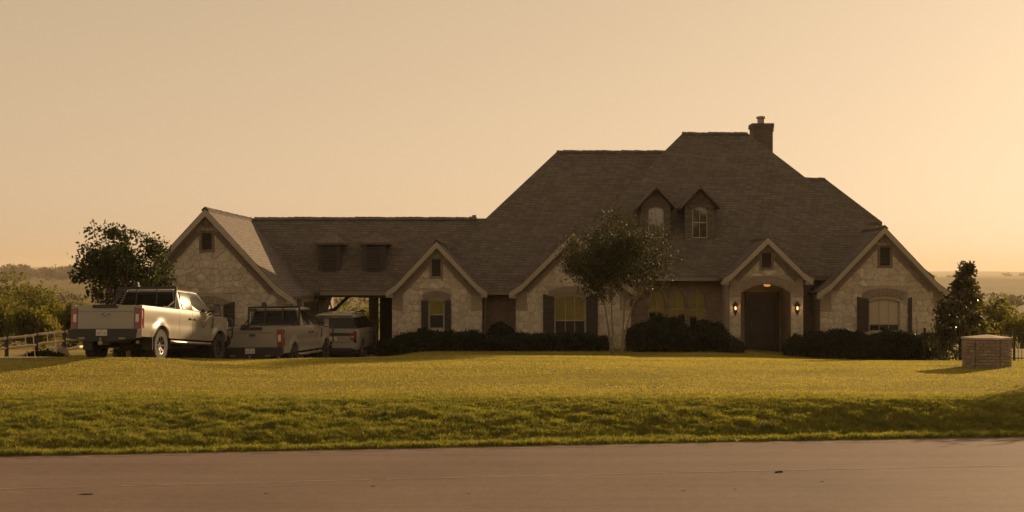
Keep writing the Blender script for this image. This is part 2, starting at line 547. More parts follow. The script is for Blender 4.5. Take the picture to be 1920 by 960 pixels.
# road
def asphaltmat():
    m, n, l, out = new_mat('worn_asphalt')
    t = noise(n, l, .35, 5, .6); t2 = noise(n, l, 32, 4, .8); t3 = noise(n, l, 5, 5, .75)
    tc = n.new("ShaderNodeTexCoord")
    mp = n.new("ShaderNodeMapping"); mp.inputs['Rotation'].default_value = (0, 0, -math.atan(.149)); mp.inputs['Scale'].default_value = (.05, 1.6, 1)
    l.new(tc.outputs['Object'], mp.inputs[0])
    t4 = noise(n, l, 1.0, 4, .6, mp.outputs[0])
    a = ramp(n, [(.3, (.138,.093,.072)), (.7, (.180,.122,.094))]); l.new(t.outputs[0], a.inputs[0])
    b1 = ramp(n, [(.3, (.55,.55,.55)), (.7, (1.4,1.4,1.4))]); l.new(t2.outputs[0], b1.inputs[0])
    b2 = ramp(n, [(.35, (.84,.84,.84)), (.65, (1.1,1.1,1.1))]); l.new(t3.outputs[0], b2.inputs[0])
    b3 = ramp(n, [(.35, (.88,.87,.86)), (.65, (1.08,1.08,1.08))]); l.new(t4.outputs[0], b3.inputs[0])
    c = mixc(n, l, 1.0, a.outputs[0], b1.outputs[0], 'MULTIPLY')
    c = mixc(n, l, 1.0, c, b2.outputs[0], 'MULTIPLY')
    c = mixc(n, l, 1.0, c, b3.outputs[0], 'MULTIPLY')
    b = n.new("ShaderNodeBsdfPrincipled"); b.inputs['Roughness'].default_value = .75; b.inputs['Specular IOR Level'].default_value = .25
    l.new(c, b.inputs['Base Color'])
    bp = n.new("ShaderNodeBump"); bp.inputs['Strength'].default_value = .5; bp.inputs['Distance'].default_value = .008
    l.new(t2.outputs[0], bp.inputs['Height']); l.new(bp.outputs[0], b.inputs['Normal'])
    l.new(b.outputs[0], out.inputs[0])
    return m
rx = np.arange(-90, 90.1, .3)
rng = np.random.default_rng(3)
jit = np.convolve(rng.normal(0, .05, len(rx)), np.ones(3)/3, 'same')
e0 = edge(rx) + .03 + jit
rows = [(e0, 0.0), (e0 - 9.2, 0.0)]
RV = np.concatenate([np.stack([rx, r, np.full_like(rx, zz)], -1) for r, zz in rows])
k = len(rx)
RQ = np.stack([np.arange(k-1)+k, np.arange(1, k)+k, np.arange(1, k), np.arange(k-1)], -1)
AS = asphaltmat()
road = np_mesh('road', RV, RQ, AS)
props(road, 'worn brownish asphalt road crossing in front of the lawn', 'road', kind='structure')
# paving seam down the middle and the thin dark crack beside the grass
def strip(name, off, w, z, mat, gaps, seed, amp):
    r_ = np.random.default_rng(seed)
    m = MB()
    xs_ = np.arange(-20, 20.1, .25)
    j = np.cumsum(r_.normal(0, amp, len(xs_))); j -= np.linspace(0, j[-1], len(xs_))
    for i in range(len(xs_)-1):
        if r_.random() < gaps: continue
        wa, wb = w*(.6+.8*r_.random()), w*(.6+.8*r_.random())
        a, b = xs_[i], xs_[i+1]
        ya, yb_ = float(edge(a))-off+j[i], float(edge(b))-off+j[i+1]
        m.poly([(a, ya-wa/2, z), (b, yb_-wb/2, z), (b, yb_+wb/2, z), (a, ya+wa/2, z)])
    return m.build(name, mat, road, fix=False)
strip('paving_seam', 3.95, .05, .004, P('seam', (.24,.19,.165), .85, var=.2, scale=20), .1, 5, .004)
strip('edge_crack', .42, .035, .004, P('crack', (.07,.05,.042), .95), .35, 6, .012)

# driveway
m = MB()
dx = np.linspace(-60, -8.8, 60)
def drive_quad(x0, x1, y0, y1, nxx, nyy, name):
    X, Y = np.meshgrid(np.linspace(x0, x1, nxx), np.linspace(y0, y1, nyy))
    Y = Y + 0
    Z = terrain(X, Y) + .02
    ii = np.arange(nxx*nyy).reshape(nyy, nxx)
    q = np.stack([ii[:-1,:-1], ii[:-1,1:], ii[1:,1:], ii[1:,:-1]], -1).reshape(-1, 4)
    return np.stack([X.ravel(), Y.ravel(), Z.ravel()], -1), q
va, qa = drive_quad(-60, -13.3, 38.4, 43.5, 80, 20, '')
vb, qb = drive_quad(-13.3, -5.0, 41.6, 62.5, 24, 50, '')
drv = np_mesh('driveway', np.concatenate([va, vb]), np.concatenate([qa, qb+len(va)]), M['concrete'], smooth=True)
props(drv, 'pale concrete driveway under the parked trucks', 'driveway', kind='structure')

# grass blades on the lawn and the rough bank
def grass(name, n, ylo, yhi, hfun, wid, seed, mat, keep):
    r = np.random.default_rng(seed)
    y = ylo + (yhi-ylo)*r.random(n*2)
    x = (r.random(n*2)*2-1)*(.40*y+1.2)
    k_ = keep(x, y, r)
    x, y = x[k_][:n], y[k_][:n]
    z = terrain(x, y)
    n = len(x)
    h = hfun(x, y, r)
    az = r.random(n)*2*np.pi
    lean = r.normal(0, .45, (n, 2))*h[:, None] + np.array([.10, -.05])*h[:, None]
    w = wid*(.6+.8*r.random(n))
    ca, sa = np.cos(az)*w/2, np.sin(az)*w/2
    p0 = np.stack([x-ca, y-sa, z-.01], -1); p1 = np.stack([x+ca, y+sa, z-.01], -1)
    md = np.stack([x+lean[:,0]*.35, y+lean[:,1]*.35, z+h*.6], -1)
    p2 = md + np.stack([ca*.7, sa*.7, 0*ca], -1); p3 = md - np.stack([ca*.7, sa*.7, 0*ca], -1)
    tp = np.stack([x+lean[:,0], y+lean[:,1], z+h*.95], -1)
    V = np.stack([p0, p1, p2, tp, p3], 1).reshape(-1, 3)
    b = np.arange(n)[:, None]*5
    Fc = np.concatenate([b+np.array([0,1,2,4]), b+np.array([4,2,3,3])], 0)
    # second face is a triangle: build triangles only
    T = np.concatenate([b+np.array([0,1,2]), b+np.array([0,2,4]), b+np.array([4,2,3])], 0)
    return np_mesh(name, V, T, mat)
def clump(x, y, a=1.0):
    return (np.sin(x*2.3*a+1.3*np.sin(y*3.1*a))*np.sin(y*4.2*a+1.7*np.sin(x*1.9*a+.5)) + .6*np.sin(x*5.3*a+y*2.7*a)*np.sin(y*6.9*a-x*1.3*a))/1.6
def not_paved(x, y):
    d1 = (x < -13.3) & (y > 38.4) & (y < 43.5)
    d2 = (x > -13.4) & (x < -5.0) & (y > 41.6)
    return ~(d1 | d2)
GM = leafmat('lawn_grass', (.22,.21,.044), (.45,.385,.096), .55, .6, .25, (1.25,1.2,.6), scale=.55, stretch=(.28, 1, 1))
BM = leafmat('bank_grass', (.115,.135,.030), (.33,.305,.068), .5, .6, .25, (1.25,1.22,.6), scale=2.2)
TUFT = np.random.default_rng(9).random((400, 3))
def lawn_h(x, y, r): return (.010+.019*r.random(len(x)))*(1+.3*clump(x, y, .6)+.35*clump(x+1, y, 2.4))
def bank_h(x, y, r): return np.clip((.05+.06*r.random(len(x)))*(1+.35*clump(x, y)+.55*clump(x+3, y+5, 2.6)+.55*clump(x+1, y+2, 5.5))*(1-.6*sm((y-28.4)/1.4)), .015, .26)
g1 = grass('lawn_grass', 400000, 26.6, 52, lawn_h, .012, 11, GM, lambda x, y, r: not_paved(x, y) & (y > 28.7+.8*r.normal(0,1,len(x))) & (y > edge(x)+.6) & (r.random(len(x)) < np.clip(38/y, 0, 1)**2))
props(g1, 'short mown golden lawn grass in front of the house', 'grass', kind='stuff')
g2 = grass('bank_grass', 330000, 24.0, 31.0, bank_h, .014, 12, BM, lambda x, y, r: (y > edge(x)+.02+.06*r.random(len(x))) & (y < 30.0+.7*r.normal(0,1,len(x))) & (clump(x-2, y+1, 4.2) > -.6+.3*r.normal(0,1,len(x))))
props(g2, 'rough tufted grass on the bank above the road', 'grass', kind='stuff')

# ================================================================== THE HOUSE
HOUSE = empty('house', (4, 55, .2))
props(HOUSE, 'sprawling stone and brick house with steep brown shingle roofs and garage wing', 'house')
ZB = -.4                                   # foot of the walls, below grade

def top_line(pts):
    xs_ = [p[0] for p in pts]; zs_ = [p[1] for p in pts]
    return lambda x: float(np.interp(x, xs_, zs_))

class Opening:
    """window or door hole: x0..x1, sill z, head given by a function of x"""
    def __init__(s, x0, x1, z0, head, n=1):
        s.x0, s.x1, s.z0, s.head, s.n = x0, x1, z0, head, n
    def xs(s):
        return [s.x0 + (s.x1-s.x0)*i/s.n for i in range(s.n+1)]

def seg_head(x0, x1, zs, rise):
    xc, h = (x0+x1)/2, (x1-x0)/2
    return lambda x: zs + rise*(1-((x-xc)/h)**2)
def gothic_head(x0, x1, zs, rise):
    xc, h = (x0+x1)/2, (x1-x0)/2
    def f(x):
        u = min(1, abs(x-xc)/h)
        return zs + rise*math.sqrt(max(0, 1-u**1.7))*(1-.10*(1-u)) if u < 1 else zs
    return f

def panel(y, x0, x1, z0, top, brk, ops, depth):
    """front wall skin facing -y with real openings and reveals"""
    m = MB()
    xs_ = sorted(set([x0, x1] + [b for b in brk if x0 < b < x1] + [v for o in ops for v in o.xs()]))
    for a, b in zip(xs_[:-1], xs_[1:]):
        if b-a < 1e-6: continue
        mid = (a+b)/2
        op = next((o for o in ops if o.x0-1e-6 <= a and b <= o.x1+1e-6), None)
        if op is None:
            m.poly([(a,y,z0),(b,y,z0),(b,y,top(b)),(a,y,top(a))])
        else:
            if op.z0 > z0:
                m.poly([(a,y,z0),(b,y,z0),(b,y,op.z0),(a,y,op.z0)])
                m.poly([(a,y,op.z0),(b,y,op.z0),(b,y+depth,op.z0),(a,y+depth,op.z0)])
            ha, hb = op.head(a), op.head(b)
            m.poly([(a,y,ha),(b,y,hb),(b,y,top(b)),(a,y,top(a))])
            m.poly([(a,y,ha),(a,y+depth,ha),(b,y+depth,hb),(b,y,hb)])
    for o in ops:
        for x in (o.x0, o.x1):
            m.poly([(x,y,o.z0),(x,y+depth,o.z0),(x,y+depth,o.head(x)),(x,y,o.head(x))])
    return m

def window(o, y, parent, mull=(1, 1), fr=.06, sash=None, mat=None, framemat=None, arch=None, blind=None, screen=False):
    """frame, muntins and panes set back in an opening"""
    mat = mat or M['glass']; framemat = framemat or M['trim']
    f = MB()
    yb, yf = y+.10, y+.05
    n = max(2, o.n*1)
    N = 14 if o.n > 1 else 1
    xs_ = [o.x0 + (o.x1-o.x0)*i/N for i in range(N+1)]
    f.box(o.x0, o.x0+fr, yf, yb, o.z0, o.head(o.x0)); f.box(o.x1-fr, o.x1, yf, yb, o.z0, o.head(o.x1))
    f.box(o.x0+fr, o.x1-fr, yf, yb, o.z0, o.z0+fr)
    for a, b in zip(xs_[:-1], xs_[1:]):
        ha, hb = o.head(a), o.head(b)
        f.add([(a,yf,ha-fr),(b,yf,hb-fr),(b,yf,hb),(a,yf,ha),(a,yb,ha-fr),(b,yb,hb-fr),(b,yb,hb),(a,yb,ha)],
              [(0,1,2,3),(0,4,5,1),(3,2,6,7),(4,7,6,5)])
    w = f.build('window', framemat, parent)
    zt_ = o.head((o.x0+o.x1)/2)
    cols, rws = mull
    zs_ = [o.z0+fr] + ([sash] if sash else []) + [zt_-fr] if sash else [o.z0+fr + (zt_-o.z0-2*fr)*i/rws for i in range(rws+1)]
    xx = [o.x0+fr + (o.x1-o.x0-2*fr)*i/cols for i in range(cols+1)]
    mm = MB()
    for x in xx[1:-1]: mm.box(x-.012, x+.012, y+.07, y+.095, o.z0+fr, o.head(x)-fr*.5)
    for z in zs_[1:-1]: mm.box(o.x0+fr, o.x1-fr, y+.06, y+.094, z-.022, z+.022)
    if mm.v: mm.build('muntin', framemat, w)
    r_ = random.Random(int(o.x0*100))
    for i in range(cols):
        for j in range(len(zs_)-1):
            xa, xb, za, zb = xx[i], xx[i+1], zs_[j], zs_[j+1]
            pts = [(xa, za), (xb, za)]
            if j == len(zs_)-2:
                K = 8
                pts += [(xb+(xa-xb)*t/K, max(za+.01, o.head(xb+(xa-xb)*t/K)-fr*.6)) for t in range(K+1)]
            else:
                pts += [(xb, zb), (xa, zb)]
            q = MB(); tw = r_.uniform(-.003, .003)
            q.poly([(px_, y+.088+tw*(px_-xa), pz_) for px_, pz_ in pts])
            mt = mat
            if blind and j == len(zs_)-2: mt = blind
            elif screen and j == 0: mt = M['screen']
            q.build('pane', mt, w, fix=False)
    return w

# --- rubble stone facing: each stone cut to the wall, mortar joints recessed
STONES = [0]
def clip(poly, nx_, nz_, d):
    out = []
    for i in range(len(poly)):
        a, b = poly[i], poly[(i+1) % len(poly)]
        da, db = a[0]*nx_+a[1]*nz_-d, b[0]*nx_+b[1]*nz_-d
        if da <= 0: out.append(a)
        if da*db < 0:
            t = da/(da-db); out.append((a[0]+(b[0]-a[0])*t, a[1]+(b[1]-a[1])*t))
    return out
def area(p):
    return .5*sum(p[i][0]*p[(i+1) % len(p)][1]-p[(i+1) % len(p)][0]*p[i][1] for i in range(len(p)))

def stones(y, wall_poly, holes, seed, parent, cw=.50, chh=.36, gap=.006, limit=300):
    r_ = random.Random(seed)
    xs_ = [p[0] for p in wall_poly]; zs_ = [p[1] for p in wall_poly]
    seeds = []
    row = 0; z = min(zs_)-chh
    while z < max(zs_)+chh:
        x = min(xs_)-cw + (row % 2)*cw*.5
        while x < max(xs_)+cw:
            if r_.random() > .10:
                seeds.append((x+r_.uniform(-.36,.36)*cw, z+r_.uniform(-.36,.36)*chh))
            x += cw*r_.uniform(.75, 1.3)
        z += chh; row += 1
    ar = 1.25
    rest = MB()
    for i, (sx, sz) in enumerate(seeds):
        poly = [(sx-cw*1.6, sz-chh*1.6), (sx+cw*1.6, sz-chh*1.6), (sx+cw*1.6, sz+chh*1.6), (sx-cw*1.6, sz+chh*1.6)]
        for j, (tx, tz_) in enumerate(seeds):
            if i == j: continue
            dx_, dz_ = tx-sx, tz_-sz
            if abs(dx_) > cw*3.4 or abs(dz_) > chh*3.4: continue
            nxx, nzz = dx_, dz_*ar*ar
            L = math.hypot(nxx, nzz); nxx /= L; nzz /= L
            mx_, mz_ = (sx+tx)/2, (sz+tz_)/2
            poly = clip(poly, nxx, nzz, mx_*nxx+mz_*nzz-gap)
            if len(poly) < 3: break
        if len(poly) < 3: continue
        n = len(wall_poly)
        for q in range(n):
            a, b = wall_poly[q], wall_poly[(q+1) % n]
            ex, ez = b[0]-a[0], b[1]-a[1]; L = math.hypot(ex, ez)
            nxx, nzz = ez/L, -ex/L
            poly = clip(poly, nxx, nzz, a[0]*nxx+a[1]*nzz-.004)
            if len(poly) < 3: break
        for (hx0, hx1, hz0, hz1) in holes:
            if len(poly) < 3: break
            bx0, bx1 = min(p[0] for p in poly), max(p[0] for p in poly)
            bz0, bz1 = min(p[1] for p in poly), max(p[1] for p in poly)
            if bx1 <= hx0 or bx0 >= hx1 or bz1 <= hz0 or bz0 >= hz1: continue
            best = max((clip(poly, 1, 0, hx0-.006), clip(poly, -1, 0, -hx1-.006), clip(poly, 0, 1, hz0-.006), clip(poly, 0, -1, -hz1-.006)),
                       key=lambda p: area(p) if len(p) > 2 else 0)
            poly = best
        if len(poly) < 3 or area(poly) < .006: continue
        # slightly uneven outline
        cx = sum(p[0] for p in poly)/len(poly); cz = sum(p[1] for p in poly)/len(poly)
        pr = r_.uniform(.010, .032)
        tilt = (r_.uniform(-.06,.06), r_.uniform(-.06,.06))
        n = len(poly)
        def ring(s, dy):
            return [(cx+(px_-cx)*s, y-dy-(tilt[0]*(px_-cx)+tilt[1]*(pz_-cz))*(dy/.05)*.6, cz+(pz_-cz)*s) for px_, pz_ in poly]
        vs = ring(1, -.01)+ring(.99, pr*.65)+ring(.90, pr)
        fs = [tuple(2*n+q for q in range(n))]
        for k_ in range(2):
            for q in range(n):
                q2 = (q+1) % n
                fs.append((k_*n+q, k_*n+q2, (k_+1)*n+q2, (k_+1)*n+q))
        if STONES[0] < limit:
            STONES[0] += 1
            MB().add(vs, fs).build('stone', M['stone'], parent, fix=False)
        else:
            rest.add(vs, fs)
    if rest.v:
        rest.build('stone_facing', M['stone_i'], parent, fix=False, kind='stuff')

# --- roofs
def hip_roof(name, x0, x1, yf, yb, ze, rx0, rx1, ry, zr, parent, t=.16):
    m = MB()
    a, b, c, d = (x0,yf,ze), (x1,yf,ze), (x1,yb,ze), (x0,yb,ze)
    e, f = (rx0,ry,zr), (rx1,ry,zr)
    low = [(p[0],p[1],p[2]-t) for p in (a,b,c,d)]
    m.add([a,b,c,d,e,f]+low, [(0,1,5,4),(2,3,4,5),(3,0,4),(1,2,5),(0,6,7,1),(1,7,8,2),(2,8,9,3),(3,9,6,0),(6,9,8,7)])
    return m.build(name, M['shingle'], parent)

def ridge_caps(parent, p, q, seed):
    r_ = random.Random(seed)
    p, q = Vector(p), Vector(q); L = (q-p).length; d = (q-p)/L
    n = max(2, int(L/.28)); m = MB()
    side = Vector((-d.y, d.x, 0)).normalized()
    for i in range(n):
        a = p + d*(L*i/n-.03); b = p + d*(L*(i+1)/n)
        z = .02+r_.uniform(0, .025); w = .13
        for s_ in (-1, 1):
            m.add([a+Vector((0,0,z+.02)), b+Vector((0,0,z)), b+side*s_*w+Vector((0,0,z-w*.85)), a+side*s_*w+Vector((0,0,z+.02-w*.85)),
                   a+Vector((0,0,z-.02)), b+Vector((0,0,z-.03)), b+side*s_*w+Vector((0,0,z-w*.85-.03)), a+side*s_*w+Vector((0,0,z-w*.85-.02))],
                  [(0,1,2,3),(4,7,6,5),(0,4,5,1),(1,5,6,2),(2,6,7,3),(3,7,4,0)])
    return m.build('ridge_cap', M['shingle'], parent, kind='stuff')

def gable(xc, hw, y, zpk, zev, whw, yback, seed, ops, vent, stone_holes=(), cw=.5, chh=.36, front=.34, z0=ZB, quoin=.55, kick=.80, brick_sides=True, nolimit=False):
    """a street-facing gable: roof with flared eaves, barge boards, brick rake, stone wall, vent"""
    kx, kz = hw*kick, zpk-(zpk-zev)*(kick+.055)
    prof = [(-hw, zev), (-kx, kz), (0, zpk), (kx, kz), (hw, zev)]
    g = MB(); T = .11
    yf = y-front
    up = [(xc+a, yf, z) for a, z in prof]+[(xc+a, yback, z) for a, z in prof]
    dn = [(xc+a, yf+.0, z-T) for a, z in prof]+[(xc+a, yback, z-T) for a, z in prof]
    fs = []
    for i in range(4):
        fs += [(i, i+1, 5+i+1, 5+i), (10+i, 10+5+i, 10+5+i+1, 10+i+1), (i, 10+i, 10+i+1, i+1), (5+i, 5+i+1, 15+i+1, 15+i)]
    fs += [(0, 5, 15, 10), (4, 14, 19, 9)]
    g.add(up+dn, fs)
    roof = g.build('gable_roof', M['shingle'], HOUSE)
    ridge_caps(roof, (xc, yf, zpk), (xc, yback, zpk), seed+77)
    # barge boards
    for s_ in (-1, 1):
        bb = MB()
        pts = [(0, zpk), (kx, kz), (hw+.03, zev-.015)]
        W = .20
        for (a, za), (b, zb_) in zip(pts[:-1], pts[1:]):
            d_ = Vector((b-a, 0, zb_-za)).normalized(); nrm = Vector((d_.z, 0, -d_.x))
            if nrm.z > 0: nrm = -nrm
            v0 = [Vector((a, 0, za-.035)), Vector((b, 0, zb_-.035))]
            wv = Vector((0, 0, -W*1.25))
            q = [v0[0], v0[1], v0[1]+wv*(.9), v0[0]+wv]
            vs = [(xc+s_*p.x, yf-.035, p.z) for p in q]+[(xc+s_*p.x, yf+.02, p.z) for p in q]
            bb.add(vs, [(0,1,2,3),(4,7,6,5),(0,4,5,1),(1,5,6,2),(2,6,7,3),(3,7,4,0)])
        bb.build('barge_board', M['trim'], roof)
        so = MB()   # boxed eave return
        so.box(min(xc+s_*(hw-.22), xc+s_*(hw+.02)), max(xc+s_*(hw-.22), xc+s_*(hw+.02)), yf+.03, y+.3, zev-.27, zev-.13)
        so.build('eave_return', M['trim'], roof)
    # wall
    zz = lambda a: float(np.interp(abs(a), [0, kx, hw], [zpk, kz, zev]))-T-.02
    tp = lambda x: zz(x-xc)
    wall = panel(y, xc-whw, xc+whw, z0, tp, [xc-kx, xc, xc+kx], ops, .16)
    for s_ in (-1, 1):
        x = xc+s_*whw
        wall.poly([(x,y,z0),(x,yback,z0),(x,yback,tp(x)),(x,y,tp(x))])
    w = wall.build('gable_wall', M['mortar'], HOUSE, fix=False)
    # brick quoins under the eaves
    for s_ in (-1, 1):
        a, b = sorted((xc+s_*whw, xc+s_*(whw-quoin*.75)))
        q = MB(); zl = zev-.75 if zev-.75 > z0 else z0
        q.add([(a,y-.03,zl),(b,y-.03,zl),(b,y-.03,tp(b)-.02),(a,y-.03,tp(a)-.02),(a,y+.05,zl),(b,y+.05,zl),(b,y+.05,tp(b)-.02),(a,y+.05,tp(a)-.02)],
              [(0,1,2,3),(0,4,5,1),(1,5,6,2),(3,7,4,0),(2,6,7,3)])
        q.build('brick_quoin', M['lintel'], w)
    # soldier bricks up the rake
    rk = MB()
    slope = Vector((kx, 0, kz-zpk)); L = slope.length; d_ = slope.normalized()
    nrm = Vector((d_.z, 0, -d_.x))
    if nrm.z > 0: nrm = -nrm
    t_ = .32
    r_ = random.Random(seed)
    while t_ < L*.985:
        for s_ in (-1, 1):
            c = Vector((0, 0, zpk-T-.10)) + d_*t_ + nrm*(.20)
            if vent and abs(xc+s_*c.x-vent[0]) < vent[3]/2+.13 and c.z-.10 < vent[2]+.09: continue
            hz_ = .105+r_.uniform(-.006,.006)
            dd = Vector((d_.x*s_, 0, d_.z)); nn = Vector((nrm.x*s_, 0, nrm.z))
            rk.obox((xc+s_*c.x, y-.035-r_.uniform(0,.012), c.z), dd, (0,1,0), nn, .030, .03, hz_)
        t_ += .083
    rk.build('brick_rake', M['brick1'], w, kind='stuff')
    holes = list(stone_holes)
    if vent:
        vx, vz0, vz1, vw = vent
        sv = MB()
        b_ = .09
        for (a0,a1,c0,c1) in ((vx-vw/2-b_, vx-vw/2, vz0-b_, vz1+b_), (vx+vw/2, vx+vw/2+b_, vz0-b_, vz1+b_), (vx-vw/2, vx+vw/2, vz1, vz1+b_), (vx-vw/2, vx+vw/2, vz0-b_, vz0)):
            vert = (a1-a0) < (c1-c0)
            Ln = (c1-c0) if vert else (a1-a0); nb = max(2, int(Ln/.075))
            for i in range(nb):
                if vert: sv.box(a0, a1, y-.045, y+.04, c0+Ln*i/nb+.005, c0+Ln*(i+1)/nb-.005)
                else: sv.box(a0+Ln*i/nb+.005, a0+Ln*(i+1)/nb-.005, y-.045, y+.04, c0, c1)
        v = sv.build('vent_surround', M['brick1'], w)
        bk = MB().box(vx-vw/2, vx+vw/2, y-.004, y+.03, vz0, vz1)
        vv = bk.build('gable_vent', M['dark'], w)
        ns = 9
        sl = MB()
        for i in range(ns):
            zc = vz0+(vz1-vz0)*(i+.5)/ns
            sl.obox((vx, y-.02, zc), (1,0,0), Vector((0,.75,-.66)), Vector((0,.66,.75)), vw/2-.002, .022, .005)
        sl.build('louvre', M['shutter'], vv)
        holes.append((vx-vw/2-b_, vx+vw/2+b_, vz0-b_, vz1+b_))
    for s_ in (-1, 1):
        a, b = sorted((xc+s_*whw, xc+s_*(whw-quoin*.75)))
        holes.append((a-.01, b+.01, zev-.75, zev+1.5))
    ins = .40
    poly = [(xc-whw, z0+.3), (xc+whw, z0+.3), (xc+whw, tp(xc+whw)+.25), (xc, zpk-T-ins*1.15), (xc-whw, tp(xc-whw)+.25)]
    # keep the stones under the brick rake
    sl_ = (zpk-kz)/kx
    poly = [(xc-whw, z0+.3), (xc+whw, z0+.3), (xc+whw, zpk-.52-sl_*whw), (xc, zpk-.52), (xc-whw, zpk-.52-sl_*whw)]
    for o in ops:
        holes.append((o.x0, o.x1, o.z0, o.head((o.x0+o.x1)/2)))
    stones(y, poly, holes, seed, w, cw, chh, limit=300)
    return w, roof

def lintel(parent, x0, x1, zs, rise, h, y, nb, mat=None, proud=.06):
    """segmental arch of bricks on edge over an opening"""
    m = MB()
    xc, hwid = (x0+x1)/2, (x1-x0)/2
    Rr = (hwid*hwid+rise*rise)/(2*rise); zc = zs+rise-Rr
    a0 = math.asin(min(1, hwid/Rr))*1.02
    for i in range(nb):
        t0, t1 = -a0+2*a0*i/nb+.004, -a0+2*a0*(i+1)/nb-.004
        pts = []
        for (r_, t) in ((Rr, t0), (Rr, t1), (Rr+h, t1), (Rr+h, t0)):
            pts.append((xc+r_*math.sin(t), zc+r_*math.cos(t)))
        m.prism_y(pts, y-proud, y+.12)
    return m.build('arch_lintel', mat or M['brick1'], parent)

def shutter(parent, x0, x1, z0, z1, y, lean=0, topcut=0):
    m = MB()
    a, b = x0+.005, x1-.005
    m.add([(a,y-.09,z0),(b,y-.09,z0),(b,y-.09,z1-(topcut if lean < 0 else 0)),(a,y-.09,z1-(topcut if lean > 0 else 0)),
           (a,y-.05,z0),(b,y-.05,z0),(b,y-.05,z1-(topcut if lean < 0 else 0)),(a,y-.05,z1-(topcut if lean > 0 else 0))],
          [(0,1,2,3),(4,7,6,5),(0,4,5,1),(1,5,6,2),(2,6,7,3),(3,7,4,0)])
    s = m.build('shutter', M['shutter'], parent)
    sl = MB(); n = max(4, int((z1-z0)/.09)); ww = (b-a)
    for i in range(n):
        zc = z0+.06+(z1-z0-.16)*(i+.5)/n
        sl.obox(((a+b)/2, y-.097, zc), (1,0,0), Vector((0,.8,-.6)), Vector((0,.6,.8)), ww/2-.04, .016, .005)
    sl.build('slat', M['shutter'], s)
    return s

# ---- main roofs
r1 = hip_roof('main_roof', -4.11, 4.7, 55.0, 67.2, 2.65, 2.0, 9.0, 61.1, 8.76, HOUSE)
ridge_caps(r1, (2.0, 61.1, 8.76), (7.4, 61.1, 8.76), 1)
r2 = hip_roof('tall_roof', 1.21, 16.73, 54.9, 67.56, 3.24, 7.54, 10.4, 61.23, 9.57, HOUSE)
ridge_caps(r2, (7.54, 61.23, 9.57), (10.4, 61.23, 9.57), 2)
r3 = hip_roof('rear_roof', 8.5, 17.05, 63.85, 69, 5.75, 10.6, 14.9, 66.0, 7.9, HOUSE)
ridge_caps(r3, (11, 66.0, 7.9), (14.9, 66.0, 7.9), 3)
m = MB()   # wing roof over garage and drive-through
WX0, WX1 = -12.2, 1.0
prof = [(55.75, 2.62), (58.83, 5.70), (61.9, 2.62)]
m.add([(WX0, a, b) for a, b in prof]+[(WX1, a, b) for a, b in prof]+[(WX0, a, b-.14) for a, b in prof]+[(WX1, a, b-.14) for a, b in prof],
      [(0,3,4,1),(1,4,5,2),(6,7,10,9),(7,8,11,10),(0,6,9,3),(2,5,11,8),(0,1,7,6),(1,2,8,7),(3,9,10,4),(4,10,11,5)])
r4 = m.build('wing_roof', M['shingle'], HOUSE)
ridge_caps(r4, (-10.9, 58.83, 5.72), (-1.5, 58.83, 5.72), 4)
# gutters and downspouts
def gutter(x0, x1, y, z):
    m = MB(); m.box(x0, x1, y-.12, y, z-.14, z-.01); m.box(x0, x1, y-.135, y-.12, z-.035, z-.005)
    return m.build('gutter', M['gutter'], HOUSE)
gutter(-7.7, -4.85, 55.74, 2.62); gutter(4.95, 8.2, 54.89, 3.2); gutter(-1.0, -.05, 54.99, 2.65); gutter(11.4, 11.95, 54.89, 3.2)
def spout(x, y, z1):
    m = MB(); m.tube([(x, y-.1, z1), (x, y+.02, z1-.25), (x, y+.02, ZB)], .045, 8)
    return m.build('downspout', M['gutter'], HOUSE, smooth=40)
spout(-1.07, 54.75, 2.5); spout(11.45, 55.4, 3.05); spout(-8.02, 50.55, 2.35)

# ---- brick body walls
def wallbox(name, x0, x1, y0, y1, z1, mat):
    return MB().box(x0, x1, y0, y1, ZB, z1).build(name, mat, HOUSE)
gw = [Opening(*p, *q) for p, q in ()]
# three pointed windows in the brick bay
gops = []
for (a, b) in ((1216, 1248), (1254, 1286), (1292, 1324)):
    x0, x1 = at(a, 0, 55.5).x, at(b, 0, 55.5).x
    gops.append(Opening(x0, x1, .95, gothic_head(x0, x1, 1.95, .85), 14))
dx0, dx1 = 9.02, 11.02
porch_in = Opening(dx0, dx1, ZB, lambda x: 2.95, 1)
front = panel(55.5, 4.4, 12.5, ZB, lambda x: 3.25, [], gops+[porch_in], .16)
fw = front.build('brick_wall', M['brick'], HOUSE, fix=False)
for o in gops:
    window(o, 55.5+.02, fw, (2, 1), .035, sash=1.93)
    # pointed brick arch
    m = MB(); K = 16
    for i in range(K):
        t0, t1 = i/K, (i+1)/K
        xa, xb = o.x0+(o.x1-o.x0)*t0, o.x0+(o.x1-o.x0)*t1
        xc_ = (o.x0+o.x1)/2
        fa = lambda x: o.head(x)
        k = 1.26
        m.prism_y([(xa, fa(xa)), (xb, fa(xb)), (xc_+(xb-xc_)*k, fa(xb)+.10), (xc_+(xa-xc_)*k, fa(xa)+.10)], 55.5-.035, 55.52)
    m.build('arch_lintel', M['brick1'], fw)
m = MB()   # soldier course under the eave
x = 4.7
while x < 8.3:
    m.box(x, x+.062, 55.47, 55.52, 2.86, 3.06); x += .074
m.build('soldier_course', M['brick1'], fw, kind='stuff')
MB().box(-1.3, .2, 55.5, 55.6, ZB, 2.66).build('brick_wall', M['brick'], HOUSE)
m = MB(); x = -1.1
while x < .1:
    m.box(x, x+.062, 55.47, 55.52, 2.28, 2.48); x += .074
m.build('soldier_course', M['brick1'], HOUSE, kind='stuff')
m = MB()   # inner shell that closes the house behind its fronts
m.box(-3.6, 16.0, 56.6, 66.6, ZB, 2.6)
m.box(16.0, 16.2, 55.6, 66.6, ZB, 3.1); m.box(2, 16, 66.6, 66.8, ZB, 3.1)
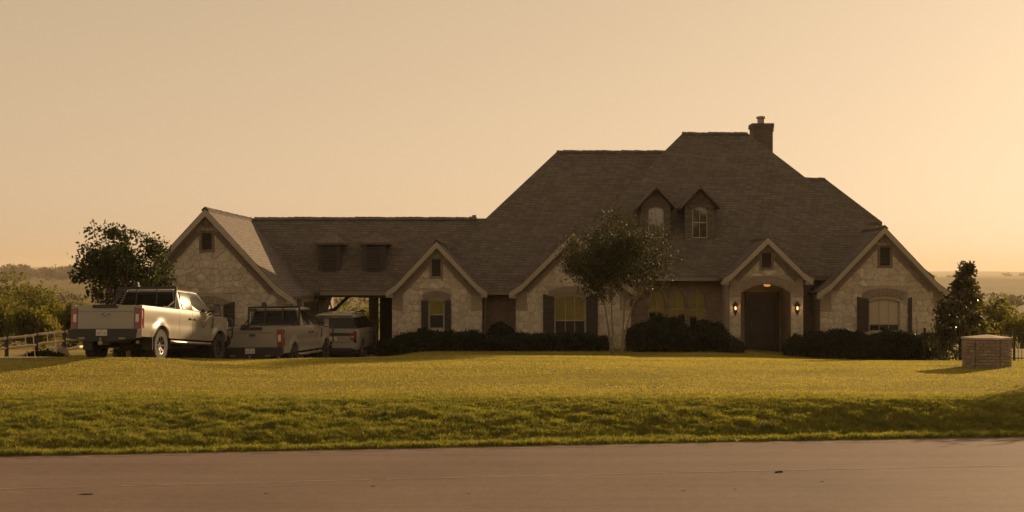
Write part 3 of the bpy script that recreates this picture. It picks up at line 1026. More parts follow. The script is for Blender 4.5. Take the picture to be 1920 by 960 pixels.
m.box(9, 16.1, 64.3, 68.6, 2.4, 5.75)
m.build('body_wall', M['brick'], HOUSE)

# ---- the five gables
def atx(px, Y): return (px-960)*Y/F
def atz(py, Y): return EYE+(520-py)*Y/F
# garage gable
Y = 50.5
go = Opening(-11.55, -10.55, .75, seg_head(-11.55, -10.55, 2.0, .16), 8)
w, _ = gable(-11.1, 3.15, Y, 5.70, 2.50, 2.95, 60, 101, [go], (atx(388, Y), atz(468, Y), atz(437, Y), .36),
             [(-11.9, -10.2, 1.9, 2.62)], cw=.31, chh=.235)
window(go, Y, w, (2, 1), .05, sash=1.45)
lintel(w, -11.75, -10.35, 2.06, .2, .26, Y, 16)
shutter(w, -10.5, -10.08, .55, 2.33, Y, 1, .14); shutter(w, -12.02, -11.6, .55, 2.33, Y, -1, .14)
# small gable by the drive-through
Y = 54.0
xs0, xs1 = atx(804, Y), atx(833, Y)
so = Opening(xs0, xs1, atz(617, Y), seg_head(xs0, xs1, atz(566, Y), .08), 8)
w, _ = gable(-2.92, 1.93, Y, 4.62, 2.68, 1.75, 59, 102, [so], (atx(818, Y), atz(518, Y), atz(486, Y), .34),
             [(xs0-.22, xs1+.22, 2.2, 2.75)], cw=.30, chh=.23)
window(so, Y, w, (1, 2), .05, sash=atz(590, Y), screen=True)
lintel(w, xs0-.12, xs1+.12, atz(564, Y), .12, .27, Y, 12)
shutter(w, atx(790, Y), xs0-.01, atz(618, Y), atz(562, Y), Y, -1, .04); shutter(w, xs1+.01, atx(846, Y), atz(618, Y), atz(562, Y), Y, 1, .04)
# gable behind the crape myrtle
xs0, xs1 = atx(1040, Y), atx(1098, Y)
so = Opening(xs0, xs1, atz(634, Y), seg_head(xs0, xs1, atz(561, Y), .14), 8)
w, _ = gable(2.39, 2.47, Y, 4.97, 2.66, 2.24, 60, 103, [so], (2.39, atz(508, Y), atz(474, Y), .36),
             [(xs0-.25, xs1+.25, 2.25, 2.85)], cw=.31, chh=.235)
window(so, Y, w, (3, 2), .05, sash=atz(601, Y), screen=True)
lintel(w, xs0-.14, xs1+.14, atz(559, Y), .17, .28, Y, 18)
shutter(w, atx(1018, Y), xs0-.01, atz(634, Y), atz(551, Y), Y, -1, .12); shutter(w, xs1+.01, atx(1121, Y), atz(634, Y), atz(551, Y), Y, 1, .12)
# end gable
xs0, xs1 = atx(1629, Y), atx(1687, Y)
so = Opening(xs0, xs1, atz(622, Y), seg_head(xs0, xs1, atz(566, Y), .12), 8)
w, _ = gable(14.42, 2.58, Y, 5.18, 2.62, 2.42, 60, 105, [so], (atx(1659, Y), atz(498, Y), atz(464, Y), .38),
             [(xs0-.25, xs1+.25, 2.2, 2.85)], cw=.31, chh=.235)
window(so, Y, w, (3, 2), .05, sash=atz(608, Y), blind=M['blind'])
lintel(w, xs0-.14, xs1+.14, atz(562, Y), .16, .29, Y, 18)
shutter(w, atx(1606, Y), xs0-.02, atz(622, Y), atz(556, Y), Y, -1, .1); shutter(w, xs1+.30, xs1+.46, atz(622, Y), atz(557, Y), Y, 1, .05)
# porch gable with its arch
Y = 53.5
ax0, ax1 = atx(1389, Y), atx(1483, Y)
arch = Opening(ax0, ax1, ZB, seg_head(ax0, ax1, atz(549, Y), atz(533, Y)-atz(549, Y)), 16)
w, proof = gable(atx(1437, Y), 1.70, Y, atz(444, Y), 3.18, 1.42, 58.5, 104, [arch], (atx(1437, Y), atz(502, Y), atz(474, Y), .36),
             [(ax0-.05, ax1+.05, 2.5, 3.25)], cw=.36, chh=.36, quoin=.5)
lintel(w, ax0-.10, ax1+.10, atz(549, Y)+.02, atz(533, Y)-atz(549, Y), .30, Y, 26, M['lintel'])
m = MB()   # porch side walls and ceiling
m.box(ax0-.05, ax0, Y+.16, 55.5, ZB, 2.95); m.box(ax1, ax1+.05, Y+.16, 55.5, ZB, 2.95)
m.build('porch_wall', M['brick'], HOUSE)
MB().box(ax0, ax1, Y+.17, 55.6, 2.95, 3.0).build('porch_ceiling', M['trim'], HOUSE)
# front door with its frame
dxa, dxb = atx(1404, 55.45), atx(1455, 55.45)
fr = MB()
fr.box(dx0, dxa-.12, 55.5, 55.56, ZB, 2.95); fr.box(dxb+.12, dx1, 55.5, 55.56, ZB, 2.95); fr.box(dxa-.12, dxb+.12, 55.5, 55.56, 2.62, 2.95)
fr.build('entry_panel', M['lintel'], HOUSE)
fr = MB()
fr.box(dxa-.12, dxa, 55.40, 55.55, ZB, 2.62); fr.box(dxb, dxb+.12, 55.40, 55.55, ZB, 2.62); fr.box(dxa, dxb, 55.40, 55.55, 2.50, 2.62)
dfr = fr.build('door_frame', M['wood'], HOUSE)
door = MB().box(dxa, dxb, 55.47, 55.53, .22, 2.50).build('door', M['wood'], HOUSE)
dm = (dxa+dxb)/2; dwid = dxb-dxa
for (a, b, c, d, arc) in ((-.42,-.05,.45,1.15,0),(.05,.42,.45,1.15,0),(-.42,-.05,1.25,2.1,1),(.05,.42,1.25,2.1,1)):
    m = MB()
    xa, xb = dm+a*dwid, dm+b*dwid
    pts = [(xa,c),(xb,c)]
    if arc:
        hgt = lambda x: d+.22*(1-((x-dm)/(.42*dwid))**2)
        pts += [(xb+(xa-xb)*t/6, hgt(xb+(xa-xb)*t/6)) for t in range(7)]
    else: pts += [(xb,d),(xa,d)]
    m.prism_y(pts, 55.445, 55.475)
    m.build('door_panel', M['wood'], door, bevel=.012)
m = MB(); m.tube([(dxa+.09, 55.42, 1.05), (dxa+.09, 55.39, 1.1), (dxa+.09, 55.39, 1.4), (dxa+.09, 55.42, 1.45)], .014, 6)
m.build('door_handle', M['steel'], door, smooth=40)
MB().box(ax0, ax1, Y-.1, 55.5, ZB, .2).build('porch_floor', M['concrete'], HOUSE)

# ---- drive-through
m = MB()
m.box(-8.0, -4.7, 55.85, 56.05, 2.40, 2.5); m.box(-8.0, -4.7, 61.55, 61.75, 2.40, 2.5)
m.build('beam', M['dark'], HOUSE)
for (xa, sgn) in ((-7.95, 1),):
    m = MB(); m.bar((xa, 61.65, 1.7), (xa+.75, 61.65, 2.42), .14, .14); m.build('brace', M['dark'], HOUSE)
MB().box(-8.0, -4.7, 56.05, 61.55, 2.5, 2.56).build('soffit', M['dark'], HOUSE)
gr = MB().box(-8.16, -7.98, 52.6, 62.0, ZB, 2.6).build('garage_side_wall', M['brick'], HOUSE)
for y0 in (53.3, 56.6):
    d = MB().box(-7.98, -7.94, y0, y0+2.7, ZB, 2.25).build('garage_door', M['dark'], HOUSE)
    pm = MB()
    for i in range(4):
        for j in range(4):
            pm.box(-7.94, -7.92, y0+.1+.65*j, y0+.65+.65*j, .05+.55*i, .5+.55*i)
    pm.build('door_panel', M['dark'], d)
MB().box(-6.45, -6.05, 62.5, 62.9, ZB, 2.3).build('brick_pier', M['brick'], HOUSE)
MB().box(-6.0, -4.4, 62.9, 63.0, ZB, 2.4).build('back_porch_wall', M['shutter'], HOUSE)
m = MB(); m.add([(-6.9,61.9,2.28),(-4.4,61.9,2.28),(-4.4,63.8,2.28),(-6.9,63.8,2.28),(-6.4,61.95,2.46),(-4.4,61.95,2.46),(-4.4,63.8,2.46),(-6.4,63.8,2.46)],
      [(0,1,5,4),(4,5,6,7),(0,4,7,3),(0,3,2,1),(3,7,6,2),(1,2,6,5)])
m.build('back_porch_eave', M['trim'], HOUSE)
MB().box(-4.72, -4.6, 55.9, 62, ZB, 2.6).build('drive_side_wall', M['brick'], HOUSE)

# ---- dormers
def roof_z_tall(y): return 3.24+(y-54.9)
for pxa in (1230, 1312):
    Y = 56.4; xc = atx(pxa, Y)
    zb_, zw, zp = 4.45, atz(388, Y)+.28, atz(349, Y)
    hwid = .60
    o = Opening(xc-.31, xc+.31, atz(446, Y), seg_head(xc-.31, xc+.31, atz(393, Y), .10), 8)
    d = panel(Y, xc-hwid, xc+hwid, zb_, lambda x: zp-.16-abs(x-xc)*1.05, [xc], [o], .1)
    for s_ in (-1, 1):
        x = xc+s_*hwid; z1 = zp-.16-hwid*1.05
        d.poly([(x,Y,zb_),(x,58.8,zb_),(x,58.8,z1),(x,Y,z1)])
    dm_ = d.build('dormer', M['shingle'], HOUSE, fix=False)
    window(o, Y-.03, dm_, (2, 2), .035)
    m = MB(); hr = .80
    pr = [(-hr, zp-hr*1.05), (0, zp), (hr, zp-hr*1.05)]
    vs = [(xc+a, Y-.28, z) for a, z in pr]+[(xc+a, 59.6, z) for a, z in pr]+[(xc+a, Y-.28, z-.1) for a, z in pr]+[(xc+a, 59.6, z-.1) for a, z in pr]
    m.add(vs, [(0,1,4,3),(1,2,5,4),(6,9,10,7),(7,10,11,8),(0,6,7,1),(1,7,8,2),(0,3,9,6),(2,8,11,5),(3,4,10,9),(4,5,11,10)])
    m.build('dormer_roof', M['shingle'], dm_)
for (pa, pb) in ((597, 638), (680, 722)):
    Y = 56.6
    xa, xb = atx(pa, Y), atx(pb, Y); z0_, z1_ = 3.25, atz(455, Y)
    d = MB(); d.box(xa, xb, Y, 58.6, z0_, z1_)
    dm_ = d.build('dormer', M['shutter'], HOUSE)
    v = MB().box(xa+.16, xb-.16, Y-.03, Y+.01, z0_+.15, z1_-.12).build('dormer_vent', M['shutter'], dm_)
    sl = MB()
    for i in range(10):
        zc = z0_+.2+(z1_-z0_-.36)*i/9
        sl.obox(((xa+xb)/2, Y-.04, zc), (1,0,0), Vector((0,.75,-.66)), Vector((0,.66,.75)), (xb-xa)/2-.18, .028, .006)
    sl.build('louvre', M['dark'], v)
    xc = (xa+xb)/2; hr = (xb-xa)/2+.17
    m = MB(); zt_ = atz(437, 57.4)
    m.add([(xc-hr,Y-.22,z1_),(xc+hr,Y-.22,z1_),(xc+hr,59,z1_),(xc-hr,59,z1_),(xc,Y+.5,zt_),(xc,59,zt_),
           (xc-hr,Y-.22,z1_-.08),(xc+hr,Y-.22,z1_-.08),(xc+hr,59,z1_-.08),(xc-hr,59,z1_-.08)],
          [(0,1,4),(1,2,5,4),(3,0,4,5),(0,6,7,1),(1,7,8,2),(3,9,6,0),(6,9,8,7),(2,8,9,3),(2,3,5)])
    m.build('dormer_roof', M['shingle'], dm_)

# ---- chimney and flue
Y = 63.0
c0, c1 = atx(1409, Y), atx(1446, Y)
m = MB(); m.box(c0, c1, Y-.4, Y+.5, 7.0, atz(237, Y)); m.box(c0-.05, c1+.05, Y-.45, Y+.55, atz(241, Y)-.0, atz(233, Y))
ch = m.build('chimney', M['brick_dark'], r2)
cx = atx(1427, Y)
m = MB(); m.lathe([(0.001, atz(233, Y)), (.17, atz(233, Y)), (.17, atz(223, Y)), (.22, atz(222, Y)), (.22, atz(219, Y)), (.001, atz(217, Y))], (cx, Y, 0), 'z', 16)
m.build('flue_cap', M['steel'], ch, smooth=40)
m = MB().box(c1+.05, c1+.1, Y-.1, Y+.1, atz(247, Y), atz(240, Y)); m.build('flashing', M['steel'], ch)
m = MB(); p = at(889, 412, 60); m.tube([(p.x, 60, p.z-.9), (p.x, 60, p.z+.2)], .09, 10); m.build('vent_pipe', M['gutter'], r4, smooth=40)

# ================================================================== VEHICLES
def skin(m, ys_, zb, zt, xf, nz=8, sides=(-1, 1), inner=0):
    """body side: columns of points between a lower and an upper line, x from xf(y, z)"""
    for s_ in sides:
        vs = []; fs = []
        for y in ys_:
            a, b = zb(y), zt(y)
            for k in range(nz+1):
                z = a+(b-a)*k/nz
                vs.append((s_*xf(y, z), y, z))
        for i in range(len(ys_)-1):
            for k in range(nz):
                q = (i*(nz+1)+k, (i+1)*(nz+1)+k, (i+1)*(nz+1)+k+1, i*(nz+1)+k+1)
                fs.append(q if s_ > 0 else q[::-1])
        m.add(vs, fs)
        # turned lower edge so the panel has thickness at arches and sills
        vs = []; fs = []
        for y in ys_:
            a = zb(y); x = xf(y, a)
            vs += [(s_*x, y, a), (s_*(x-.10), y, a+.0)]
        for i in range(len(ys_)-1):
            fs.append((2*i, 2*i+1, 2*i+3, 2*i+2))
        m.add(vs, fs)
    return m

def lin(a, b, n):
    return [a+(b-a)*i/(n-1) for i in range(n)]

def wheel_set(root, spots, rad, wid, rim_r, xface, rimmat):
    for (x, y) in spots:
        s_ = 1 if x > 0 else -1
        w = empty('wheel', (x, y, rad)); w.parent = root
        t = MB(); h = wid/2
        t.lathe([(rim_r, -h*.9), (rad*.93, -h*.98), (rad*.985, -h*.8), (rad, -h*.45), (rad, h*.45), (rad*.985, h*.8), (rad*.93, h*.98), (rim_r, h*.9)], (0,0,0), 'x', 36)
        for k in range(30):     # tread blocks
            a = 2*math.pi*k/30
            for (hh, off) in ((.62, 0), (-.62, .1)):
                c = Vector((h*hh, math.cos(a+off)*rad*.995, math.sin(a+off)*rad*.995))
                t.obox(c, (1,0,0), Vector((0,-math.sin(a+off),math.cos(a+off))), Vector((0,math.cos(a+off),math.sin(a+off))), h*.32, .026, .012)
        t.build('tyre', M['tyre'], w, local=True, smooth=40)
        r_ = MB()
        xo = s_*h*.72
        r_.lathe([(rim_r, s_*h*.9), (rim_r*.93, s_*h*.86), (rim_r*.88, s_*h*.45), (rim_r*.5, s_*h*.38), (.085, s_*h*.42), (.075, s_*h*.62), (.001, s_*h*.64)], (0,0,0), 'x', 32)
        r_.lathe([(rim_r, -s_*h*.9), (rim_r*.9, -s_*h*.5), (rim_r*.5, -s_*h*.3), (.001, -s_*h*.3)], (0,0,0), 'x', 24)
        rim = r_.build('rim', rimmat, w, local=True, smooth=35)
        sp = MB()
        for k in range(8):
            a = 2*math.pi*k/8
            d = Vector((0, math.cos(a), math.sin(a)))
            sp.bar(Vector((s_*h*.5, 0, 0))+d*.07, Vector((s_*h*.74, 0, 0))+d*rim_r*.9, .055, .035, (1,0,0))
        sp.build('spoke', rimmat, rim, local=True)

def text_mesh(name, body, size, mat, parent, loc, rot, space=1.0, depth=.004):
    cu = bpy.data.curves.new(name, 'FONT')
    cu.body = body; cu.size = size; cu.align_x = 'CENTER'; cu.align_y = 'CENTER'; cu.extrude = depth; cu.space_character = space
    o = bpy.data.objects.new(name, cu)
    COL.objects.link(o)
    cu.materials.append(mat)
    me = bpy.data.meshes.new_from_object(o)
    bpy.data.objects.remove(o); bpy.data.curves.remove(cu)
    me.name = name
    o = bpy.data.objects.new(name, me); COL.objects.link(o)
    if not me.materials: me.materials.append(mat)
    o.location = loc; o.rotation_euler = rot
    o.parent = parent
    return o

def plate_glyphs(parent, x, y, z, seed):
    g = MB(); r_ = random.Random(seed)
    for i in range(7):
        cx_ = x-.105+.035*i
        if i == 3:
            g.box(cx_-.006, cx_+.006, y-.004, y, z-.012, z); continue
        for (a, b, c, d) in ((-.011,-.006,-.032,.022), (.006,.011,-.032,.022), (-.006,.006,.016,.022), (-.006,.006,-.008,-.002), (-.006,.006,-.032,-.026)):
            if r_.random() < .75: g.box(cx_+a, cx_+b, y-.004, y, z+c, z+d)
    g.box(x-.05, x+.05, y-.004, y, z+.045, z+.058)
    return g.build('plate_print', M['ink'], parent, local=True)

def make_truck():
    """full-size extended-cab pickup, tail at y = 0, nose at +y, tyres on z = 0"""
    T = empty('pickup_truck')
    RA, FA, RAD = 1.27, 5.42, .43
    AR = .53                                     # arch radius
    def arch(y, base):
        z = base
        for c in (RA, FA):
            d = abs(y-c)
            if d < AR: z = max(z, .46+math.sqrt(AR*AR-d*d)*.98)
        return z
    def belt(y):
        if y < 2.52: return 1.46
        if y < 5.0: return 1.47-.02*(y-2.52)
        return 1.42-.055*(y-5.0)-.02*max(0, y-5.8)**2
    def zb(y): return arch(y, .64 if y > .35 else .64+.0*(y))
    def xf(y, z):
        x = 1.005
        x -= .10*max(0, (z-1.28)/.22)**2*.45      # shoulder rolls in
        x -= .05*max(0, (.82-z)/.2)               # tucks under
        x -= .015*math.exp(-((z-1.02)/.05)**2)    # character line
        for c in (RA, FA):
            d = math.hypot(y-c, z-.46)
            x += .05*math.exp(-((d-.56)/.10)**2)
        if y > 5.9: x -= .35*((y-5.9)/.45)**2*.45
        if 2.5 < y < 5.0: x -= .012
        return x
    def seg(name, y0, y1, mat, step=.045, parent=T):
        m = MB(); ys_ = lin(y0, y1, max(4, int((y1-y0)/step)))
        skin(m, ys_, zb, belt, xf, 10)
        return m
    # bed: outer sides, inner walls, floor
    m = seg('bed', 0.05, 2.49, M['paint'])
    for s_ in (-1, 1):
        m.box(min(s_*.90, s_*.975), max(s_*.90, s_*.975), .06, 2.46, 1.44, 1.475)     # rail cap
        m.box(min(s_*.88, s_*.90), max(s_*.88, s_*.90), .06, 2.46, .92, 1.46)
        m.box(min(s_*.80, s_*1.0), max(s_*.80, s_*1.0), .045, .075, .72, 1.46)      # rear end of the side
    m.box(-.88, .88, .06, 2.46, .86, .92); m.box(-.90, .90, 2.42, 2.47, .92, 1.47)
    bed = m.build('bed', M['paint'], T, True, smooth=35)
    # doors and front fenders, each side its own panel
    for nm, y0, y1 in (('rear_door', 2.53, 3.42), ('front_door', 3.435, 4.78), ('fender', 4.795, 6.28)):
        for s_ in (-1, 1):
            m = MB(); ys_ = lin(y0, y1, max(5, int((y1-y0)/.045)))
            skin(m, ys_, zb, belt, xf, 10, (s_,))
            o = m.build(nm, M['paint'], T, True, smooth=35)
            if nm.endswith('door'):
                yh = y1-.14 if nm == 'rear_door' else y0+.16
                h = MB(); x = s_*(xf(yh, 1.24))
                h.bar((x+s_*.035, yh-.11, 1.235), (x+s_*.035, yh+.11, 1.235), .03, .035)
                h.box(min(x, x+s_*.03), max(x, x+s_*.03), yh-.11, yh-.08, 1.22, 1.25); h.box(min(x, x+s_*.03), max(x, x+s_*.03), yh+.08, yh+.11, 1.22, 1.25)
                h.build('door_handle', M['blackp'] , o, True)
            if nm == 'front_door':
                g = MB(); x = s_*(xf(4.2, 1.08)+.008)
                for (zz, ya, yb_, hh) in ((1.16, 3.98, 4.44, .05), (1.09, 4.02, 4.40, .03), (1.03, 4.08, 4.34, .035)):
                    n_ = 7
                    for i in range(n_):
                        a_ = ya+(yb_-ya)*i/n_
                        g.box(min(x-s_*.004, x), max(x-s_*.004, x), a_+.008, a_+(yb_-ya)/n_-.008, zz-hh/2, zz+hh/2)
                g.build('door_lettering', M['decal'], o, True)
            if nm == 'fender':
                g = MB(); x = s_*(xf(4.9, 1.2)+.006)
                g.add([(x,4.86,1.02),(x,4.94,1.02),(x,4.98,1.34),(x,4.90,1.34),(x-s_*.03,4.86,1.02),(x-s_*.03,4.94,1.02),(x-s_*.03,4.98,1.34),(x-s_*.03,4.90,1.34)],
                      [(0,1,2,3),(4,7,6,5),(0,4,5,1),(1,5,6,2),(2,6,7,3),(3,7,4,0)])
                g.build('fender_vent', M['blackp'], o, True)
    # hood, grille end
    m = MB(); n = 9
    rows_ = []
    for y in lin(4.85, 6.28, 8):
        hw_ = xf(y, belt(y)); r_ = []
        for k in range(n):
            u = -1+2*k/(n-1)
            z = belt(y)+.075*(1-abs(u)**3.0)+.02*math.exp(-((abs(u)-.55)/.12)**2)
            if y > 6.2: z -= .03
            r_.append((u*hw_, y, z))
        rows_.append(r_)
    vs = [p for r_ in rows_ for p in r_]
    fs = [(i*n+k, i*n+k+1, (i+1)*n+k+1, (i+1)*n+k) for i in range(7) for k in range(n-1)]
    m.add(vs, fs)
    hx = xf(6.28, 1.2)
    m.build('hood', M['paint'], T, True, smooth=40)
    m = MB(); m.box(-hx, hx, 6.24, 6.30, .78, 1.33); m.build('grille', M['blackp'], T, True)
    for s_ in (-1, 1):
        m = MB(); m.box(min(s_*.62, s_*.93), max(s_*.62, s_*.93), 6.2, 6.32, 1.0, 1.3); m.build('headlight', M['white_lens'], T, True, bevel=.03)
    m = MB(); m.box(-.98, .98, 6.26, 6.46, .52, .84); m.build('front_bumper', M['bmetal'], T, True, bevel=.05)
    # tubular brush guard wrapping the nose
    m = MB()
    for s_ in (-1, 1):
        m.tube([(s_*.52, 6.5, .7), (s_*.52, 6.52, 1.38), (s_*.42, 6.52, 1.46)], .028, 8)
        m.tube([(s_*.52, 6.5, 1.36), (s_*.98, 6.44, 1.34), (s_*1.03, 6.40, 1.28), (s_*1.03, 6.40, .82), (s_*.95, 6.42, .74)], .026, 8)
        m.tube([(s_*.52, 6.5, 1.02), (s_*1.03, 6.40, 1.02)], .022, 8)
    m.tube([(-.42, 6.52, 1.46), (.42, 6.52, 1.46)], .028, 8); m.tube([(-.52, 6.51, 1.05), (.52, 6.51, 1.05)], .024, 8)
    m.build('brush_guard', M['bmetal'], T, True, smooth=40)
    # cab upper: pillars and roof
    zb0, zr = 1.44, 2.08
    def gx(z): return .965-.235*(z-zb0)/(zr-zb0)-.04*max(0, (z-1.98)/.1)**2
    def yr(z): return 2.56+.14*(z-zb0)/(zr-zb0)          # back of cab
    def yf_(z): return 5.02-.82*((z-zb0)/(zr-zb0))**1.0   # windscreen
    m = MB()
    lv = [zb0-.06, zb0, 1.6, 1.78, 1.94, 2.025]
    ring = []
    def ringpts(z, inset=0):
        x, a, b = gx(z)-inset, yr(z)+inset, yf_(z)-inset*1.4
        c = .06
        return [(-x+c,a,z),(x-c,a,z),(x,a+c,z),(x,(a+b)/2,z),(x,b-c,z),(x-c*2.2,b+.03,z),(0,b+.10,z),(-x+c*2.2,b+.03,z),(-x,b-c,z),(-x,(a+b)/2,z),(-x,a+c,z)]
    rs = [ringpts(max(z, zb0) if z < zb0 else z) for z in lv]
    rs[0] = [(p[0], p[1], zb0-.06) for p in rs[0]]
    rs.append(ringpts(2.065, .05)); rs.append([(p[0]*.72, 2.8+(p[1]-2.8)*.9+.1, 2.095) for p in ringpts(2.05, .12)])
    K = len(rs[0])
    vs = [p for r_ in rs for p in r_]
    fs = []
    for i in range(len(rs)-1):
        for k in range(K):
            k2 = (k+1) % K
            fs.append((i*K+k, i*K+k2, (i+1)*K+k2, (i+1)*K+k))
    fs.append(tuple((len(rs)-1)*K+k for k in range(K)))
    m.add(vs, fs)
    m.build('cab_roof', M['paint'], T, True, smooth=38)
    # glass, a hair proud of the cab
    for s_ in (-1, 1):
        for (pts) in ([(2.78,1.49),(3.42,1.49),(3.42,1.98),(2.88,1.98)], [(3.50,1.48),(4.86,1.47),(4.40,1.82),(4.16,1.98),(3.50,1.99)]):
            q = MB(); nu, nv = 12, 10      # glass bows outward; panes also twisted and tilted to catch the sun glint
            ylo_, yhi_ = [p for p in pts if p[1] < 1.6], [p for p in pts if p[1] >= 1.6]
            lo_ = sorted(ylo_); hi_ = sorted(yhi_)
            z0_ = sum(p[1] for p in lo_)/2
            ym_ = (lo_[0][0]+lo_[-1][0])/2
            def gp(u, v):
                yb_ = lo_[0][0]+(lo_[-1][0]-lo_[0][0])*u
                yt_ = hi_[0][0]+(max(p[0] for p in hi_)-hi_[0][0])*u
                zt_ = float(np.interp(yt_, [p[0] for p in hi_], [p[1] for p in hi_]))
                y = yb_+(yt_-yb_)*v; z = z0_+(zt_-z0_)*v
                x = gx(z)+.020+.009*(1-(2*v-1)**2)+.06*(z-1.73)+(.104 if ym_ < 3.3 else .03)*(y-ym_)-.004*(2*u-1)**2
                return (s_*x, y, z)
            q.add([gp(i/nu, j/nv) for i in range(nu+1) for j in range(nv+1)], [(i*(nv+1)+j, (i+1)*(nv+1)+j, (i+1)*(nv+1)+j+1, i*(nv+1)+j+1) for i in range(nu) for j in range(nv)])
            o = q.build('side_window', M['autoglass'], T, True, smooth=80)
            t_ = MB(); ring_ = [Vector((s_*(gx(z)+.010), y, z)) for y, z in pts]
            t_.tube(ring_+[ring_[0]], .011, 5, cap=False)
            t_.build('window_seal', M['blackp'], o, True)
    q = MB(); zz0, zz1 = 1.51, 1.97
    q.poly([(-gx(zz0)+.12, yr(zz0)-.008, zz0), (gx(zz0)-.12, yr(zz0)-.008, zz0), (gx(zz1)-.10, yr(zz1)-.008, zz1), (-gx(zz1)+.10, yr(zz1)-.008, zz1)])
    q.build('rear_window', M['autoglass'], T, True, fix=False)
    q = MB(); a0, a1 = 1.5, 1.98
    q.add([(-gx(a0)+.1, yf_(a0)+.055, a0), (0, yf_(a0)+.115, a0), (gx(a0)-.1, yf_(a0)+.055, a0), (gx(a1)-.1, yf_(a1)+.055, a1), (0, yf_(a1)+.115, a1), (-gx(a1)+.1, yf_(a1)+.055, a1)], [(0,1,4,5),(1,2,3,4)])
    q.build('windshield', M['autoglass'], T, True, fix=False)
    # tailgate
    m = MB()
    m.box(-.80, .80, .02, .09, 1.30, 1.47); m.box(-.80, .80, .032, .09, 1.285, 1.30); m.box(-.80, .80, .015, .09, .84, 1.285)
    tg = m.build('tailgate', M['paint'], T, True, bevel=.012)
    m = MB(); m.box(-.37, .33, -.03, .10, 1.395, 1.482); m.build('tailgate_trim', M['blackp'], tg, True, bevel=.012)
    m = MB(); m.lathe([(.001, -.012), (.5, -.012), (.56, -.006), (.56, .01)], (0,0,0), 'y', 28)
    m.v = [(x*.21, y+.008, z*.085+1.225) for x, y, z in m.v]
    eb = m.build('emblem', M['blue'], tg, True, smooth=30)
    m = MB(); m.tube([(math.cos(t)*.114, -.006, 1.225+math.sin(t)*.046) for t in lin(0, 2*math.pi, 29)], .005, 5, cap=False); m.build('emblem_ring', M['chrome'], eb, True)
    text_mesh('emblem_script', 'Ford', .062, M['chrome'], eb, (0, -.008, 1.225), (R(90), 0, 0), .95, .002)
    for s_ in (-1, 1):
        x0_, x1_ = sorted((s_*.81, s_*1.012))
        m = MB()
        m.add([(s_*.81,.02,.84),(s_*1.0,.045,.84),(s_*1.012,.17,.86),(s_*1.012,.17,1.38),(s_*1.0,.045,1.40),(s_*.81,.02,1.40),(s_*.81,.12,.84),(s_*.81,.12,1.40)],
              [(0,1,4,5),(1,2,3,4),(0,6,2,1),(5,4,3,7),(0,5,7,6)])
        tl = m.build('taillight', M['red'], T, True, bevel=.01)
        m = MB(); m.box(min(s_*.835,s_*.93), max(s_*.835,s_*.93), .012, .05, 1.02, 1.23); m.build('reverse_lamp', M['white_lens'], tl, True, bevel=.008)
    # step bumper
    m = MB()
    m.add([(-1.03,.02,.84),(-.98,-.17,.82),(.98,-.17,.82),(1.03,.02,.84),(-1.03,.02,.60),(-.94,-.19,.58),(-.40,-.20,.50),(.40,-.20,.50),(.94,-.19,.58),(1.03,.02,.60),(-.4,-.20,.82),(.4,-.2,.82),(-.4,.02,.5),(.4,.02,.5)],
          [(0,1,10,11,2,3),(1,5,6,10),(10,6,7,11),(11,7,8,2),(0,4,5,1),(3,2,8,9),(4,12,6,5),(12,13,7,6),(13,9,8,7),(0,3,9,13,12,4)])
    bp = m.build('rear_bumper', M['blackp'], T, True, bevel=.015)
    for s_ in (-1, 1):
        m = MB(); m.box(min(s_*.48,s_*.66), max(s_*.48,s_*.66), -.215, -.18, .56, .61); m.build('bumper_lamp', M['steel'], bp, True, bevel=.008)
    m = MB(); m.box(-.155, .155, -.214, -.204, .655, .815); pl = m.build('license_plate', M['plate'], bp, True)
    plate_glyphs(pl, 0, -.214, .725, 4)
    m = MB(); m.box(-.06, .06, -.28, .2, .42, .50); m.lathe([(.001,0),(.02,0),(.02,.03),(.03,.04),(.034,.07),(.02,.10),(.001,.105)], (0, -.26, .5), 'z', 12); m.build('hitch', M['steel'], bp, True, smooth=40)
    # headache rack with louvres and beacon
    m = MB()
    yk = 2.42
    for s_ in (-1, 1):
        m.bar((s_*.86, yk-.02, 1.44), (s_*.86, yk+.10, 2.10), .06, .06, (0,1,0))
        m.bar((s_*.86, yk+.04, 1.47), (s_*.86, yk-.75, 1.50), .05, .05)
        m.bar((s_*.86, yk-.55, 1.48), (s_*.86, yk+.05, 1.72), .035, .035)
    m.bar((-.88, yk+.10, 2.08), (.88, yk+.10, 2.08), .07, .07); m.bar((-.86, yk+.0, 1.53), (.86, yk+.0, 1.53), .05, .05)
    m.bar((-.86, yk+.09, 2.0), (-.60, yk+.09, 2.0), .05, .07)
    m.bar((-.30, yk+.03, 1.5), (-.30, yk+.10, 2.08), .04, .03, (0,1,0)); m.bar((.30, yk+.03, 1.5), (.30, yk+.10, 2.08), .04, .03, (0,1,0))
    hr = m.build('headache_rack', M['bmetal'], T, True)
    for i in range(8):
        m = MB(); m.obox((0, yk+.03+i*.008, 1.59+.05*i), (1,0,0), Vector((0,.6,-.8)), Vector((0,.8,.6)), .80, .018, .004)
        m.build('slat', M['bmetal'], hr, True)
    for sx in (-.34,):
        m = MB(); m.box(sx-.09, sx+.09, yk+.02, yk+.18, 2.12, 2.15); m.lathe([(.085,2.15),(.085,2.21),(.06,2.25),(.001,2.26)], (sx, yk+.10, 0), 'z', 14); m.build('beacon', M['blackp'], hr, True, smooth=40)
